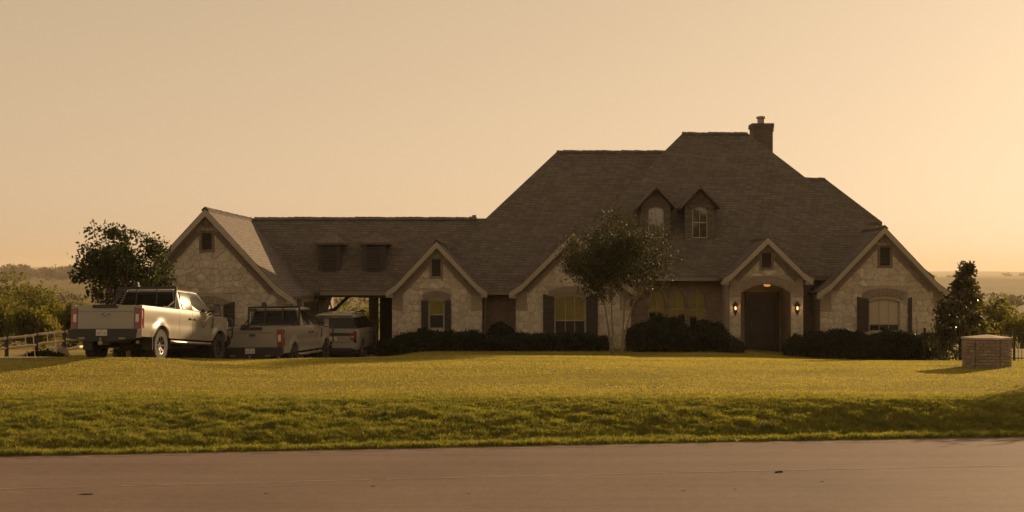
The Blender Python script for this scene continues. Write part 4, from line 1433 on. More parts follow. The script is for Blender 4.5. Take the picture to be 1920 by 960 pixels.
    # mirrors on arms
    for s_ in (-1, 1):
        m = MB(); m.bar((s_*.95, 4.70, 1.50), (s_*1.22, 4.66, 1.52), .05, .05); m.bar((s_*.95, 4.70, 1.42), (s_*1.2, 4.66, 1.44), .04, .04)
        m.add([(s_*1.13,4.60,1.36),(s_*1.36,4.58,1.36),(s_*1.37,4.58,1.70),(s_*1.14,4.60,1.70),(s_*1.16,4.72,1.40),(s_*1.33,4.71,1.40),(s_*1.34,4.71,1.66),(s_*1.17,4.72,1.66)],
              [(0,1,2,3),(4,7,6,5),(0,4,5,1),(1,5,6,2),(2,6,7,3),(3,7,4,0)])
        mi = m.build('mirror', M['blackp'], T, True, bevel=.01)
        q = MB(); q.poly([(s_*1.15,4.575,1.39),(s_*1.34,4.557,1.39),(s_*1.35,4.557,1.67),(s_*1.16,4.575,1.67)]); q.build('mirror_glass', M['chrome'], mi, True, fix=False)
    # running boards, frame, exhaust, mud flaps
    for s_ in (-1, 1):
        m = MB(); m.tube([(s_*.93, 2.0, .56), (s_*1.02, 2.12, .54), (s_*1.02, 4.72, .54), (s_*.93, 4.84, .56)], .042, 8); m.build('running_board', M['steel'], T, True, smooth=40)
        m = MB(); m.box(min(s_*.72,s_*1.0), max(s_*.72,s_*1.0), .74, .76, .30, .66); m.build('mud_flap', M['blackp'], T, True)
    m = MB(); m.box(-.45, -.33, .1, 6.2, .52, .72); m.box(.33, .45, .1, 6.2, .52, .72)
    m.tube([(-.8, RA, .43), (.8, RA, .43)], .07, 8); m.tube([(-.8, FA, .43), (.8, FA, .43)], .07, 8); m.lathe([(.001,-.18),(.14,-.12),(.17,0),(.14,.12),(.001,.18)], (0, RA, .43), 'x', 12)
    m.box(-.72, .30, 1.85, 3.6, .40, .72); m.box(-.5, .5, 3.8, 5.0, .42, .7); m.lathe([(.001,-.1),(.36,-.1),(.40,-.05),(.40,.05),(.36,.1),(.001,.1)], (0, .62, .58), 'z', 20)
    m.box(-.6, .6, 2.4, 6.2, .6, .9); m.box(-.95, .95, .1, 2.4, .72, .86); m.box(-.95,.95,2.4,6.2,.66,.72)
    m.build('chassis', M['blackp'], T, True)
    m = MB(); m.tube([(.55, 1.6, .5), (.62, .55, .5), (.78, .30, .50)], .045, 10); m.build('exhaust', M['steel'], T, True, smooth=40)
    wheel_set(T, [(.87, RA), (-.87, RA), (.87, FA), (-.87, FA)], RAD, .29, .245, 1, M['bmetal'])
    return T

def settle(o, x, y, a, wb0, wb1, tr=.87, dz=0):
    """stand a vehicle on the ground: heading a (clockwise from straight ahead), pitched and rolled to the slope"""
    d = Vector((math.sin(a), math.cos(a))); r = Vector((math.cos(a), -math.sin(a)))
    def h(f, s_): return tz(x+d.x*f+r.x*s_, y+d.y*f+r.y*s_)+.02
    zr_ = (h(wb0, tr)+h(wb0, -tr))/2; zf = (h(wb1, tr)+h(wb1, -tr))/2
    pitch = math.atan2(zf-zr_, wb1-wb0)
    roll = math.atan2((h(wb0, -tr)+h(wb1, -tr))/2-(h(wb0, tr)+h(wb1, tr))/2, 2*tr)
    o.rotation_mode = 'XYZ'
    mt = Matrix.Rotation(-a, 4, 'Z') @ Matrix.Rotation(pitch, 4, 'X') @ Matrix.Rotation(roll*.8, 4, 'Y')
    o.rotation_euler = mt.to_euler()
    z0 = zr_-wb0*math.tan(pitch)+dz
    o.location = (x, y, z0)

truck = make_truck()
props(truck, 'white pickup truck nearest the fence, sun glinting off its side window', 'pickup truck', 'white pickup trucks on the driveway')
settle(truck, at(196, 0, 36.6).x, 36.6, R(10), 1.27, 5.42)
truck2 = copy_tree(truck)
props(truck2, 'shaded white pickup truck between the other pickup and the SUV')
settle(truck2, at(473, 0, 43.6).x, 43.6, R(6.5), 1.27, 5.42)

def make_suv():
    S = empty('suv')
    RA, FA, RAD, AR = 1.06, 4.08, .385, .44
    def zb(y):
        z = .40
        if y < .45: z = .40+.0
        for c in (RA, FA):
            d = abs(y-c)
            if d < AR: z = max(z, .40+math.sqrt(AR*AR-d*d)*.96)
        return z
    def belt(y): return 1.16-.015*y if y < 3.7 else 1.105-.10*(y-3.7)-.05*max(0, y-4.4)**2
    def xf(y, z):
        x = .985-.06*max(0, (z-.98)/.2)**2-.05*max(0, (.62-z)/.22)-.012*math.exp(-((z-.88)/.04)**2)
        if y < .35: x -= .12*((.35-y)/.35)**2
        if y > 4.4: x -= .30*((y-4.4)/.6)**2
        return x
    for nm, y0, y1 in (('rear_quarter', .05, 1.62), ('rear_door', 1.63, 2.62), ('front_door', 2.63, 3.72), ('fender', 3.73, 4.98)):
        for s_ in (-1, 1):
            m = MB(); skin(m, lin(y0, y1, max(5, int((y1-y0)/.05))), zb, belt, xf, 9, (s_,))
            o = m.build(nm, M['paint'], S, True, smooth=35)
            if 'door' in nm:
                h = MB(); yh = y1-.0*1-.16 if nm == 'front_door' else y1-.16; yh = y0+.2
                x = s_*xf(yh, .98); h.bar((x+s_*.03, yh-.1, .985), (x+s_*.03, yh+.1, .985), .03, .035); h.bar((x, yh-.09, .985), (x+s_*.03, yh-.09, .985), .02, .02); h.build('door_handle', M['blackp'], o, True)
    # upper body
    lv = [1.10, 1.14, 1.3, 1.48, 1.62, 1.68]
    def gx(z): return .95-.19*(z-1.12)/.56
    def yr(z): return .10+.36*(max(z,1.14)-1.14)/.54
    def yf_(z): return 4.02-1.12*(max(z,1.14)-1.14)/.54
    def rp(z, i=0):
        x, a, b, c = gx(z)-i, yr(z)+i, yf_(z)-i, .10
        return [(-x+c,a,z),(0,a-.04,z),(x-c,a,z),(x,a+c*1.4,z),(x,1.6,z),(x,b-c,z),(x-c*2,b+.04,z),(0,b+.12,z),(-x+c*2,b+.04,z),(-x,b-c,z),(-x,1.6,z),(-x,a+c*1.4,z)]
    rs = [rp(z) for z in lv]+[rp(1.72, .05), [(p[0]*.8, 1.6+(p[1]-1.6)*.85, 1.765) for p in rp(1.68, .08)]]
    K = 12
    m = MB(); m.add([p for r_ in rs for p in r_], [(i*K+k, i*K+(k+1) % K, (i+1)*K+(k+1) % K, (i+1)*K+k) for i in range(len(rs)-1) for k in range(K)]+[tuple((len(rs)-1)*K+k for k in range(K))])
    m.build('roof', M['paint'], S, True, smooth=38)
    for s_ in (-1, 1):
        for pts in ([(.42,1.20),(1.45,1.18),(1.45,1.58),(.72,1.60)], [(1.52,1.18),(2.50,1.17),(2.50,1.60),(1.52,1.60)], [(2.57,1.17),(3.78,1.15),(3.1,1.52),(2.9,1.60),(2.57,1.61)]):
            q = MB(); q.poly([(s_*(gx(z)+.012), y, z) for y, z in pts]); q.build('side_window', M['autoglass'], S, True, fix=False)
        m = MB(); m.tube([(s_*.72, .75, 1.74), (s_*.73, .85, 1.80), (s_*.73, 2.6, 1.81), (s_*.72, 2.7, 1.75)], .022, 8); m.build('roof_rail', M['blackp'], S, True, smooth=40)
        m = MB(); m.bar((s_*.93, 3.45, 1.16), (s_*1.03, 3.43, 1.18), .05, .04); m.add([(s_*1.0,3.36,1.12),(s_*1.20,3.36,1.12),(s_*1.20,3.36,1.30),(s_*1.0,3.36,1.30),(s_*1.02,3.52,1.14),(s_*1.17,3.5,1.14),(s_*1.17,3.5,1.27),(s_*1.02,3.52,1.27)], [(0,1,2,3),(4,7,6,5),(0,4,5,1),(1,5,6,2),(2,6,7,3),(3,7,4,0)])
        mi = m.build('mirror', M['blackp'], S, True, bevel=.012)
        m = MB(); m.add([(s_*.66,-.0,1.04),(s_*.84,.03,1.06),(s_*.965,.22,1.02),(s_*.965,.22,.82),(s_*.84,.03,.74),(s_*.68,.0,.74),(s_*.7,.2,1.04),(s_*.7,.2,.76)], [(0,1,4,5),(1,2,3,4),(0,6,2,1),(5,4,3,7),(0,5,7,6),(6,7,3,2)])
        tl = m.build('taillight', M['red'], S, True, bevel=.012)
        m = MB(); m.box(min(s_*.71,s_*.80), max(s_*.71,s_*.80), -.006, .05, .87, .91); m.build('reverse_lamp', M['white_lens'], tl, True)
    q = MB(); q.poly([(-.80, yr(1.2)-.035, 1.2), (0, yr(1.2)-.06, 1.2), (.80, yr(1.2)-.035, 1.2), (.70, yr(1.6)-.03, 1.6), (0, yr(1.6)-.055, 1.6), (-.70, yr(1.6)-.03, 1.6)]); q.build('rear_window', M['autoglass'], S, True, fix=False)
    for s_ in (-1, 1):      # blacked-out rear pillars
        q = MB(); q.poly([(s_*(gx(1.19)-.17), yr(1.19)-.022, 1.19), (s_*(gx(1.19)-.10), yr(1.19)-.006, 1.19), (s_*(gx(1.6)-.10), yr(1.6)-.006, 1.6), (s_*(gx(1.6)-.15), yr(1.6)-.022, 1.6)])
        q.poly([(s_*(gx(1.19)-.10), yr(1.19)-.006, 1.19), (s_*(gx(1.19)+.010), yr(1.19)+.145, 1.19), (s_*(gx(1.6)+.010), yr(1.6)+.145, 1.6), (s_*(gx(1.6)-.10), yr(1.6)-.006, 1.6)])
        q.poly([(s_*(gx(1.19)+.010), yr(1.19)+.145, 1.19), (s_*(gx(1.19)+.011), .45, 1.19), (s_*(gx(1.6)+.011), .74, 1.6), (s_*(gx(1.6)+.010), yr(1.6)+.145, 1.6)])
        q.build('rear_pillar', M['autoglass'], S, True, fix=False)
    m = MB(); m.box(-.72, .72, yr(1.66)-.10, yr(1.66)+.15, 1.66, 1.70); m.build('roof_spoiler', M['paint'], S, True, bevel=.012)
    m = MB(); m.box(-.80, .80, .02, .12, .66, 1.16); lg = m.build('liftgate', M['paint'], S, True, bevel=.03)
    m = MB(); m.box(-.67, .67, .008, .03, .93, 1.03); sp_ = m.build('liftgate_strip', M['blackp'], lg, True, bevel=.006)
    text_mesh('lettering', 'EXPLORER', .075, M['chrome'], sp_, (0, .004, .98), (R(90), 0, 0), 1.9, .003)
    m = MB(); m.box(-.16, .16, .004, .02, .74, .88); pl = m.build('license_plate', M['plate'], lg, True); plate_glyphs(pl, 0, .004, .80, 8)
    m = MB(); m.box(-.93, .93, -.06, .14, .42, .68); rb = m.build('rear_bumper', M['paint'], S, True, bevel=.05)
    m = MB(); m.box(-.78, .78, -.07, .1, .34, .46); m.build('bumper_valance', M['blackp'], rb, True, bevel=.03)
    m = MB(); n = 7; rows_ = [[(-1+2*k/(n-1), y) for k in range(n)] for y in lin(3.9, 4.98, 6)]
    m.add([(u*xf(y, belt(y)), y, belt(y)+.05*(1-abs(u)**3)) for r_ in rows_ for u, y in r_], [(i*n+k, i*n+k+1, (i+1)*n+k+1, (i+1)*n+k) for i in range(5) for k in range(n-1)]); m.build('hood', M['paint'], S, True, smooth=40)
    m = MB(); m.box(-.70, .70, 4.9, 5.02, .42, .98); m.build('grille', M['blackp'], S, True, bevel=.03)
    m = MB(); m.box(-.9, .9, .15, 4.8, .26, .6); m.build('chassis', M['blackp'], S, True)
    wheel_set(S, [(.83, RA), (-.83, RA), (.83, FA), (-.83, FA)], RAD, .24, .26, 1, M['steel'])
    return S
suv = make_suv()
props(suv, 'shaded white SUV with black tailgate strip, parked at the drive-through', 'suv')
settle(suv, -6.72, 51.9, R(3), 1.06, 4.08, .83)

# ================================================================== PLANTS
def leaf_cloud(rs, pts, n_per, spread, size, aspect=.5, droop=0.0, flat=0.0):
    """small leaf-sized quads scattered round cluster points; returns verts, quads"""
    pts = np.asarray(pts, float)
    n = len(pts)*n_per
    c = np.repeat(pts, n_per, 0) + rs.normal(0, 1, (n, 3))*np.asarray(spread)
    d = rs.normal(0, 1, (n, 3)); d[:, 2] -= droop; d[:, 2] *= (1-flat)
    d /= np.linalg.norm(d, axis=1, keepdims=True)
    u = rs.normal(0, 1, (n, 3)); u -= d*np.sum(u*d, 1, keepdims=True); u /= np.linalg.norm(u, axis=1, keepdims=True)
    L = (size*(.6+.8*rs.random(n)))[:, None]
    W = L*aspect
    nrm = np.cross(d, u)
    a = c-d*L*.5; b = c+u*W*.5+nrm*L*.06; e = c+d*L*.5; f = c-u*W*.5+nrm*L*.06
    V = np.stack([a, b, e, f], 1).reshape(-1, 3)
    return V, np.arange(n*4).reshape(-1, 4)

def limb_tubes(m, base, pts, rs, r0, r1, hub_h, bend=.25):
    """branches from a trunk line up to cluster points"""
    base = Vector(base)
    for p in pts:
        p = Vector(p)
        h = base + Vector((0, 0, hub_h*float(.45+.55*rs.random())))
        mid = h.lerp(p, .5) + Vector((float(rs.normal(0,bend)), float(rs.normal(0,bend)), float(abs(rs.normal(0,bend)))))*.5
        m.tube([h, h.lerp(mid, .6)+Vector((0,0,.05)), mid, p], [r0, r0*.7, r1*1.3, r1*.5], 5, cap=False)

def envelope(rs, n, centre, rad, low=-.9, hole=.25, inner=.45):
    """cluster points in an uneven crown envelope"""
    out = []
    ph = rs.random(6)*6.28
    while len(out) < n:
        d = rs.normal(0, 1, 3); d /= np.linalg.norm(d)
        if d[2] < low: continue
        k = 1+.20*math.sin(3*math.atan2(d[1], d[0])+ph[0])+.16*math.sin(5*d[2]+ph[1])+.12*math.sin(7*d[0]+ph[2])
        r = inner+(1-inner)*rs.random()**.6
        if rs.random() < hole*(math.sin(6*d[0]+ph[3])*math.sin(5*d[2]+ph[4]) > .35): continue
        out.append(np.array(centre)+d*np.array(rad)*r*k)
    return out

# tree behind the trucks, beside the garage
def leafy_tree(name, label, cat, base, trunk_pts, trunk_r, clusters, rs, n_per, spread, size, mat, barkmat, aspect=.5, droop=0, limb_r=.035, hub=1.0, group=None, stems=None):
    root = empty(name, base); props(root, label, cat, group)
    m = MB()
    for tp, tr in (stems or [(trunk_pts, trunk_r)]):
        m.tube(tp, tr, 8)
    b0 = Vector(base)
    hubs = [tp[-1] for tp, _ in (stems or [(trunk_pts, trunk_r)])]
    for i, p in enumerate(clusters):
        if i % 3: continue
        hp = min(hubs, key=lambda q: (Vector(q)-Vector(p)).length)
        hp = Vector(hp); p = Vector(p)
        mid = hp.lerp(p, .55)+Vector((float(rs.normal(0,.12)), float(rs.normal(0,.12)), float(rs.normal(.06,.08))))
        m.tube([hp-Vector((0,0,.15)), hp.lerp(mid,.5), mid, p], [limb_r, limb_r*.75, limb_r*.5, limb_r*.22], 5, cap=False)
    m.build('trunk', barkmat, root, fix=False, smooth=60)
    V, Q = leaf_cloud(rs, clusters, n_per, spread, size, aspect, droop)
    np_mesh('crown', V, Q, mat, root)
    return root

rs = np.random.default_rng(21)
Yt = 46.5
bx = at(238, 0, Yt).x
bz = tz(bx, Yt)
cl = envelope(rs, 105, at(236, 505, Yt), (1.50, 1.3, 1.25), -.95, .95, .30)
cl += [np.array(at(px_, py_, Yt+float(rs.normal(0,.3)))) for px_, py_ in ((152,490),(160,468),(166,512),(172,478),(178,545),(186,556),(196,530),(205,440),(226,434),(232,446),(244,440),(282,452),(292,462),(300,468),(302,485),(290,478),(176,500),(188,520),(210,560),(225,572),(160,498),(182,462),(308,495),(268,448))]
leafy_tree('tree', 'small dark leafy tree beside the garage gable, behind the nearest truck', 'tree', (bx, Yt, bz),
           [(bx, Yt, bz-.1), (bx+.05, Yt, bz+.6), (bx-.05, Yt, bz+1.25)], [.10, .08, .06], cl, rs, 80, (.16,.16,.12), .125, M['leaf_dark'], M['bark'], .55, limb_r=.03)

# crape myrtle on the front lawn
rs = np.random.default_rng(22)
Yt = 48.0
bx = at(1155, 0, Yt).x; bz = tz(bx, Yt)
cl = envelope(rs, 215, at(1152, 490, Yt), (1.52, 1.3, 1.42), -.8, .6, .2)
cl = [c for c in cl if not (c[2] < at(0, 555, Yt).z and abs(c[0]-bx) > 1.15)]
cl += [np.array(at(px_, py_, Yt+float(rs.normal(0,.4)))) for px_, py_ in ((1066,470),(1072,482),(1080,500),(1062,460),(1090,520),(1102,530),(1112,540),(1120,548),(1078,512),(1232,440),(1246,432),(1250,446),(1236,470),(1226,500),(1215,520),(1130,410),(1142,406),(1160,408),(1190,415),(1128,560),(1195,560),(1205,545),(1070,452),(1085,445))]
st = []
for px0, px1, lean in ((1147, 1132, .1), (1150, 1146, -.15), (1166, 1172, .2), (1163, 1190, -.1)):
    a, b = at(px0, 668, Yt), at(px1, 560, Yt+lean)
    st.append(([(a.x, Yt+lean*.2, bz-.1), ((a.x*.6+b.x*.4), Yt+lean*.5, bz+.9), (b.x, Yt+lean, b.z)], [.042, .032, .02]))
leafy_tree('crape_myrtle', 'multi-stemmed crape myrtle with pale trunks on the lawn before the house', 'tree', (bx, Yt, bz), None, None, cl, rs, 72, (.20,.20,.19), .10, M['leaf_crape'], M['palebark'], .45, limb_r=.011, stems=st)

# magnolia at the corner
rs = np.random.default_rng(23)
Yt = 49.0
bx = at(1800, 0, Yt).x; bz = tz(bx, Yt)
cl = []
for i in range(190):
    h = rs.random()**.85
    zz = bz+.15+h*(at(0, 500, Yt).z-bz-.15)
    rr = (.95*(1-h)**.8+.13)*(.35+.65*rs.random())*(1+.35*math.sin(11*h+1))
    t = rs.random()*6.28
    cl.append(np.array((bx+rr*math.cos(t)-.10*(1-h)+.28*h*h, Yt+rr*math.sin(t), zz)))
cl += [np.array(at(px_+float(rs.normal(0,6)), py_+float(rs.normal(0,6)), Yt+float(rs.normal(0,.25)))) for px_, py_ in [(1768,590),(1764,606),(1772,575),(1778,600),(1770,630),(1775,650),(1832,600),(1835,620),(1830,650),(1822,660),(1760,620)] for _ in range(4)]
leafy_tree('magnolia', 'narrow glossy magnolia at the far end of the house', 'tree', (bx, Yt, bz), [(bx, Yt, bz-.1), (bx+.05, Yt, bz+1.6), (bx+.25, Yt, bz+3.1)], [.07, .05, .015], cl, rs, 24, (.10,.10,.09), .17, M['leaf_magnolia'], M['bark'], .45, limb_r=.015)

# hedges and shrubs: one thing each
def hedge(name, label, x0, x1, y, h, depth, seed, n, round_=.35, mat=None, group=None, size=.05, spiky=0, cat='hedge'):
    rs = np.random.default_rng(seed)
    zb_ = min(tz(x0, y), tz(x1, y))
    root = empty(name, ((x0+x1)/2, y, zb_)); props(root, label, cat, group)
    W = x1-x0
    u = rs.random(n)*2-1; v = rs.random(n)*2-1; t = rs.random(n)**.6
    X = (x0+x1)/2+u*W/2
    hh = h*(1-round_*np.abs(u)**3)*(1+.06*np.sin(X*3.1+seed)+.05*np.sin(X*7.3)+.04*np.sin(X*13+1))
    Yp = y+v*depth/2*np.sqrt(np.clip(1-(t*.8)**3, .1, 1))
    zg = terrain(X, Yp)
    pts = np.stack([X, Yp, zg+hh*t*(.97-.12*v*v)], -1)
    V, Q = leaf_cloud(rs, pts, 9, (.06,.06,.05), size*1.35, .6)
    np_mesh('foliage', V, Q, mat or M['leaf_hedge'], root)
    st = MB(); k = max(3, int(W/.5))
    for i in range(k):
        X0 = x0+W*(i+.5)/k; g_ = tz(X0, y)
        for q in range(3):
            st.tube([(X0, y, g_-.05), (X0+float(rs.normal(0,.15)), y+float(rs.normal(0,.1)), g_+h*.45), (X0+float(rs.normal(0,.25)), y+float(rs.normal(0,.15)), g_+h*.85)], [.018,.012,.005], 4, cap=False)
    st.build('stem', M['bark'], root, fix=False)
    core = MB()      # twiggy dark inside that stops light passing straight through
    return root
HG = 'clipped hedges along the house front'
def hx(px, Y): return (px-960)*Y/F
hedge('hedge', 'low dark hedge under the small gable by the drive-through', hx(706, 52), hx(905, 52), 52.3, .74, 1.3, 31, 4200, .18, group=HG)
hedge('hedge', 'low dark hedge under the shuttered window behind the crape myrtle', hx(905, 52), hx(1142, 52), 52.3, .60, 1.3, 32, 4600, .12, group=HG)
hedge('hedge', 'low dark planting added at the foot of the garage gable to darken the gap under the trucks', -14.2, -9.7, 49.7, .75, .8, 30, 2600, .15, group=HG)  # added planting, stands in for the deep shade beneath the trucks
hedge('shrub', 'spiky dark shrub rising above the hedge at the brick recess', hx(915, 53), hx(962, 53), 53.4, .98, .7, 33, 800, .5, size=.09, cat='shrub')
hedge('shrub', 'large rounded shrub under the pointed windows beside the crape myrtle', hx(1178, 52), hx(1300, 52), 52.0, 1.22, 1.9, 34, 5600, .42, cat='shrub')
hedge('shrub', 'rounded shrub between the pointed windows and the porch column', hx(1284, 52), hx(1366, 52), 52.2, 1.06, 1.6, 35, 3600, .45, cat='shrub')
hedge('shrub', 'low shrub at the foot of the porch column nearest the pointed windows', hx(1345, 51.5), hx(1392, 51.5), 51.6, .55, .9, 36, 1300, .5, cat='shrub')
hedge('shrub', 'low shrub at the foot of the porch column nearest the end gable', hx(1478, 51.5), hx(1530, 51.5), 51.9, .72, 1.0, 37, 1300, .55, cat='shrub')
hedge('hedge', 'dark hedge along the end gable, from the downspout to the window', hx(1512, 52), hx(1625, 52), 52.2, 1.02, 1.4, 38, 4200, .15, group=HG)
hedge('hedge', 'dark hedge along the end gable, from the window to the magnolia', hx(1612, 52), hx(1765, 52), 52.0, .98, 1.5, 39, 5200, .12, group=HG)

# brush beyond the fence on the meadow side
def brush(label, px_, py_top, Y, wpx, seed, mat, group, zlow=None, n=110, n_per=42, size=.20, name='brush_tree'):
    rs = np.random.default_rng(seed)
    X = hx(px_, Y); g_ = tz(X, Y)
    top = EYE+(520-py_top)*Y/F
    hgt = top-g_; hw_ = wpx*Y/F/2
    cl = envelope(rs, n, (X, Y, g_+hgt*.55), (hw_*.80, hw_*.7, hgt*.42), -1, .6, .2)
    sp = hw_*.13
    leafy_tree(name, label, 'tree', (X, Y, g_), [(X, Y, g_-.2), (X+.1, Y, g_+hgt*.25), (X, Y, g_+hgt*.4)], [.12, .10, .07], cl, rs, n_per, (sp, sp, sp*.9), size, mat, M['bark'], .5, droop=.3, limb_r=.04, group=group)
BG = 'brushy trees beyond the rail fence'
brush('tall brushy tree at the edge of the view beyond the rail fence', 10, 522, 84, 150, 41, M['leaf_brush'], BG)
brush('brushy tree with rounded crown between the edge tree and the truck', 82, 540, 80, 120, 42, M['leaf_brush'], BG)
brush('low brushy tree straight behind the tail of the nearest truck', 140, 562, 74, 110, 43, M['leaf_brush'], BG)
brush('lower bright brush in front of the tall edge tree', -10, 560, 72, 130, 44, M['leaf_brush'], BG)
brush('low brush right behind the middle fence post', 65, 578, 70, 110, 45, M['leaf_brush'], BG)
brush('scrubby bush seen through the drive-through', 665, 572, 76, 110, 46, M['leaf_brush'], None, name='bush')
brush('willowy tree behind the magnolia', 1865, 552, 72, 90, 47, M['leaf_brush'], 'trees beyond the iron fence', n=80, n_per=22)
brush('low hazy brush past the iron fence at the edge of the view', 1915, 588, 70, 110, 48, M['leaf_brush'], 'trees beyond the iron fence', n=80, n_per=24)
brush('low bush between the magnolia and the brick pillar', 1835, 585, 66, 70, 49, M['leaf_brush'], 'trees beyond the iron fence', n=60, n_per=24)
# a yard tree to the side, whose shade falls across the end of the bank
rs = np.random.default_rng(50)
tX, tY = 17.1, 36.4
g_ = tz(tX, tY)
cl = envelope(rs, 70, (tX, tY, g_+1.85), (.95, .95, .75), -.9, .4, .2)
leafy_tree('yard_tree', 'yard tree just outside the view that shades the end of the bank', 'tree', (tX, tY, g_), [(tX, tY, g_-.2), (tX, tY, g_+.7), (tX+.1, tY, g_+1.3)], [.12, .1, .07], cl, rs, 60, (.25,.25,.2), .13, M['leaf_dark'], M['bark'], .5)

# far woods: mass of crowns on the valley side
rs = np.random.default_rng(60)
def far_wood(name, label, n, xr_, yr_, hgt, wid, seed, leaf, per):
    rs = np.random.default_rng(seed)
    X = xr_[0]+(xr_[1]-xr_[0])*rs.random(n); Y_ = yr_[0]+(yr_[1]-yr_[0])*rs.random(n)
    g_ = terrain(X, Y_)
    hh = hgt*(.55+.7*rs.random(n))
    V = []; 
    for i in range(n):
        u = rs.normal(0, 1, (per, 3)); u /= np.linalg.norm(u, axis=1, keepdims=True)
        u *= (rs.random((per, 1))**.4)
        k = wid*(.6+.8*rs.random())
        V.append(np.stack([X[i]+u[:,0]*k, Y_[i]+u[:,1]*k*.7, g_[i]+hh[i]*(.52+.48*u[:,2])], -1))
    pts = np.concatenate(V)
    Vv, Q = leaf_cloud(rs, pts, 1, (.1,.1,.1), leaf, .8)
    o = np_mesh(name, Vv, Q, M['leaf_far'])
    props(o, label, 'woods', kind='stuff')
far_wood('far_treeline', 'distant dark treeline across the valley', 520, (-760, 60), (1250, 1700), 13, 8, 61, 3.0, 110)
far_wood('road_woods', 'golden woods and scrub across the road, behind the viewer', 260, (-170, 190), (-120, -60), 12, 5, 64, 1.1, 110)
far_wood('mid_scrub', 'scattered scrub across the valley floor', 260, (-220, 420), (260, 700), 4.0, 3.2, 62, 1.1, 70)
far_wood('far_scrub', 'faint scrub on the far slope', 160, (-1200, 1700), (1500, 3800), 7, 9, 63, 4, 40)

# ================================================================== FENCES, PILLAR, LANTERNS, ODDS AND ENDS
rs = np.random.default_rng(70); rr_ = random.Random(70)
fence = empty('rail_fence', (hx(67, 51), 51, tz(hx(67, 51), 51)))
props(fence, 'split rail fence with pale rails and dark posts beyond the driveway', 'fence')
posts = []
for px_, Y in ((-48, 46.4), (12, 48.6), (68, 51.2), (120, 54.2), (165, 57.5)):
    X = hx(px_, Y); g_ = tz(X, Y); posts.append((X, Y, g_))
    m = MB(); m.tube([(X, Y, g_-.3), (X+.01, Y, g_+.5), (X-.01, Y, g_+1.18)], [.075, .07, .065], 8)
    m.build('post', M['post'], fence, smooth=50)
for i in range(len(posts)-1):
    a, b = Vector(posts[i]), Vector(posts[i+1])
    for h in (.32, .66, 1.0):
        d = (b-a).normalized()
        p = a+Vector((0,-.05,h+rr_.uniform(-.03,.03)))-d*.12; q = b+Vector((0,-.05,h+rr_.uniform(-.03,.03)))+d*.12
        m = MB(); pts = [p.lerp(q, t)+Vector((0,0,rr_.uniform(-.015,.015))) for t in (0,.25,.5,.75,1)]
        m.tube(pts, [.035]+[rr_.uniform(.05,.065) for _ in range(3)]+[.04], 7); m.build('rail', M['rail'], fence, smooth=50)
# two small ladders hooked over the rails
for k, (pa, pb, pt, pbm, Y, lb) in enumerate(((47, 62, 628, 671, 49.6, 'thin pale ladder leaning on the rail fence, the one over the brush pile'), (88, 102, 625, 664, 51.9, 'thin pale ladder leaning on the rail fence, the one nearer the truck'))):
    A, B = at(pa, pt, Y), at(pb, pt, Y); C, D = at(pa+4, pbm, Y-.5), at(pb+4, pbm, Y-.5)
    ld = empty('ladder', ((C.x+D.x)/2, Y-.5, tz(C.x, Y-.5))); props(ld, lb, 'ladder', 'ladders leaning on the rail fence')
    for (p, q) in ((A, C), (B, D)):
        m = MB(); m.tube([p, q], .016, 6); m.build('side_rail', M['rail'], ld, smooth=50)
    m = MB(); m.tube([A, B], .014, 6); m.build('rung', M['rail'], ld, smooth=50)
# pile of rocks and cut brush under the fence, slab behind
for k in range(16):
    px_ = 66+rr_.uniform(-26, 44); Y = 49.5+rr_.uniform(-.5, .6); X = hx(px_, Y)
    s_ = rr_.uniform(.07, .17)
    bm = bmesh.new(); bmesh.ops.create_icosphere(bm, subdivisions=1, radius=s_)
    for v in bm.verts: v.co *= rr_.uniform(.7, 1.25); v.co.z *= .75
    me = bpy.data.meshes.new('rock'); bm.to_mesh(me); bm.free(); me.materials.append(M['rock'])
    o = bpy.data.objects.new('rock', me); COL.objects.link(o); o.location = (X, Y, tz(X, Y)+s_*.45+(.12 if rr_.random() < .4 else 0))
    props(o, 'small rough rock in the pile under the rail fence', 'rock', 'rocks piled under the rail fence')
m = MB(); c = at(102, 650, 53.6); gz = tz(c.x, 53.6)
m.add([(c.x-.65,53.2,gz),(c.x+.45,53.0,gz),(c.x+.5,54.2,gz),(c.x-.6,54.3,gz),(c.x-.5,53.3,gz+.30),(c.x+.3,53.15,gz+.42),(c.x+.3,54.1,gz+.44),(c.x-.45,54.2,gz+.34)],
      [(0,3,2,1),(4,5,6,7),(0,1,5,4),(1,2,6,5),(2,3,7,6),(3,0,4,7)])
o = m.build('boulder', M['rock'], bevel=.06, smooth=40); props(o, 'flat pale boulder behind the rail fence', 'boulder')
hedge('brush_pile', 'dark heap of cut brush beneath the rail fence', hx(38, 50), hx(112, 50), 50.2, .42, .8, 71, 900, .4, size=.07, cat='brush pile')

# iron fence past the pillar
ifn = empty('iron_fence', (16.8, 50.0, tz(16.8, 50.0))); props(ifn, 'thin black iron fence behind the brick pillar', 'fence')
X0, X1, Yf = 14.9, 24.0, 50.4
pk = MB().box(-.008, .008, -.008, .008, -.05, 1.12)
first = None
X = X0
while X < X1:
    g_ = tz(X, Yf)
    if first is None:
        first = pk.build('picket', M['bmetal'], ifn, True); o = first
    else:
        o = first.copy(); COL.objects.link(o)
    o.location = (X-16.8, Yf-50.0, g_-tz(16.8, 50.0)); X += .125
for h in (.12, 1.02):
    m = MB(); m.bar((X0, Yf, tz(X0, Yf)+h), (X1, Yf, tz(X1, Yf)+h), .03, .035); m.build('rail', M['bmetal'], ifn)
for X in (15.0, 18.25, 21.2):
    m = MB(); g_ = tz(X, Yf); m.box(X-.035, X+.035, Yf-.035, Yf+.035, g_-.1, g_+1.22); m.build('post', M['bmetal'], ifn)

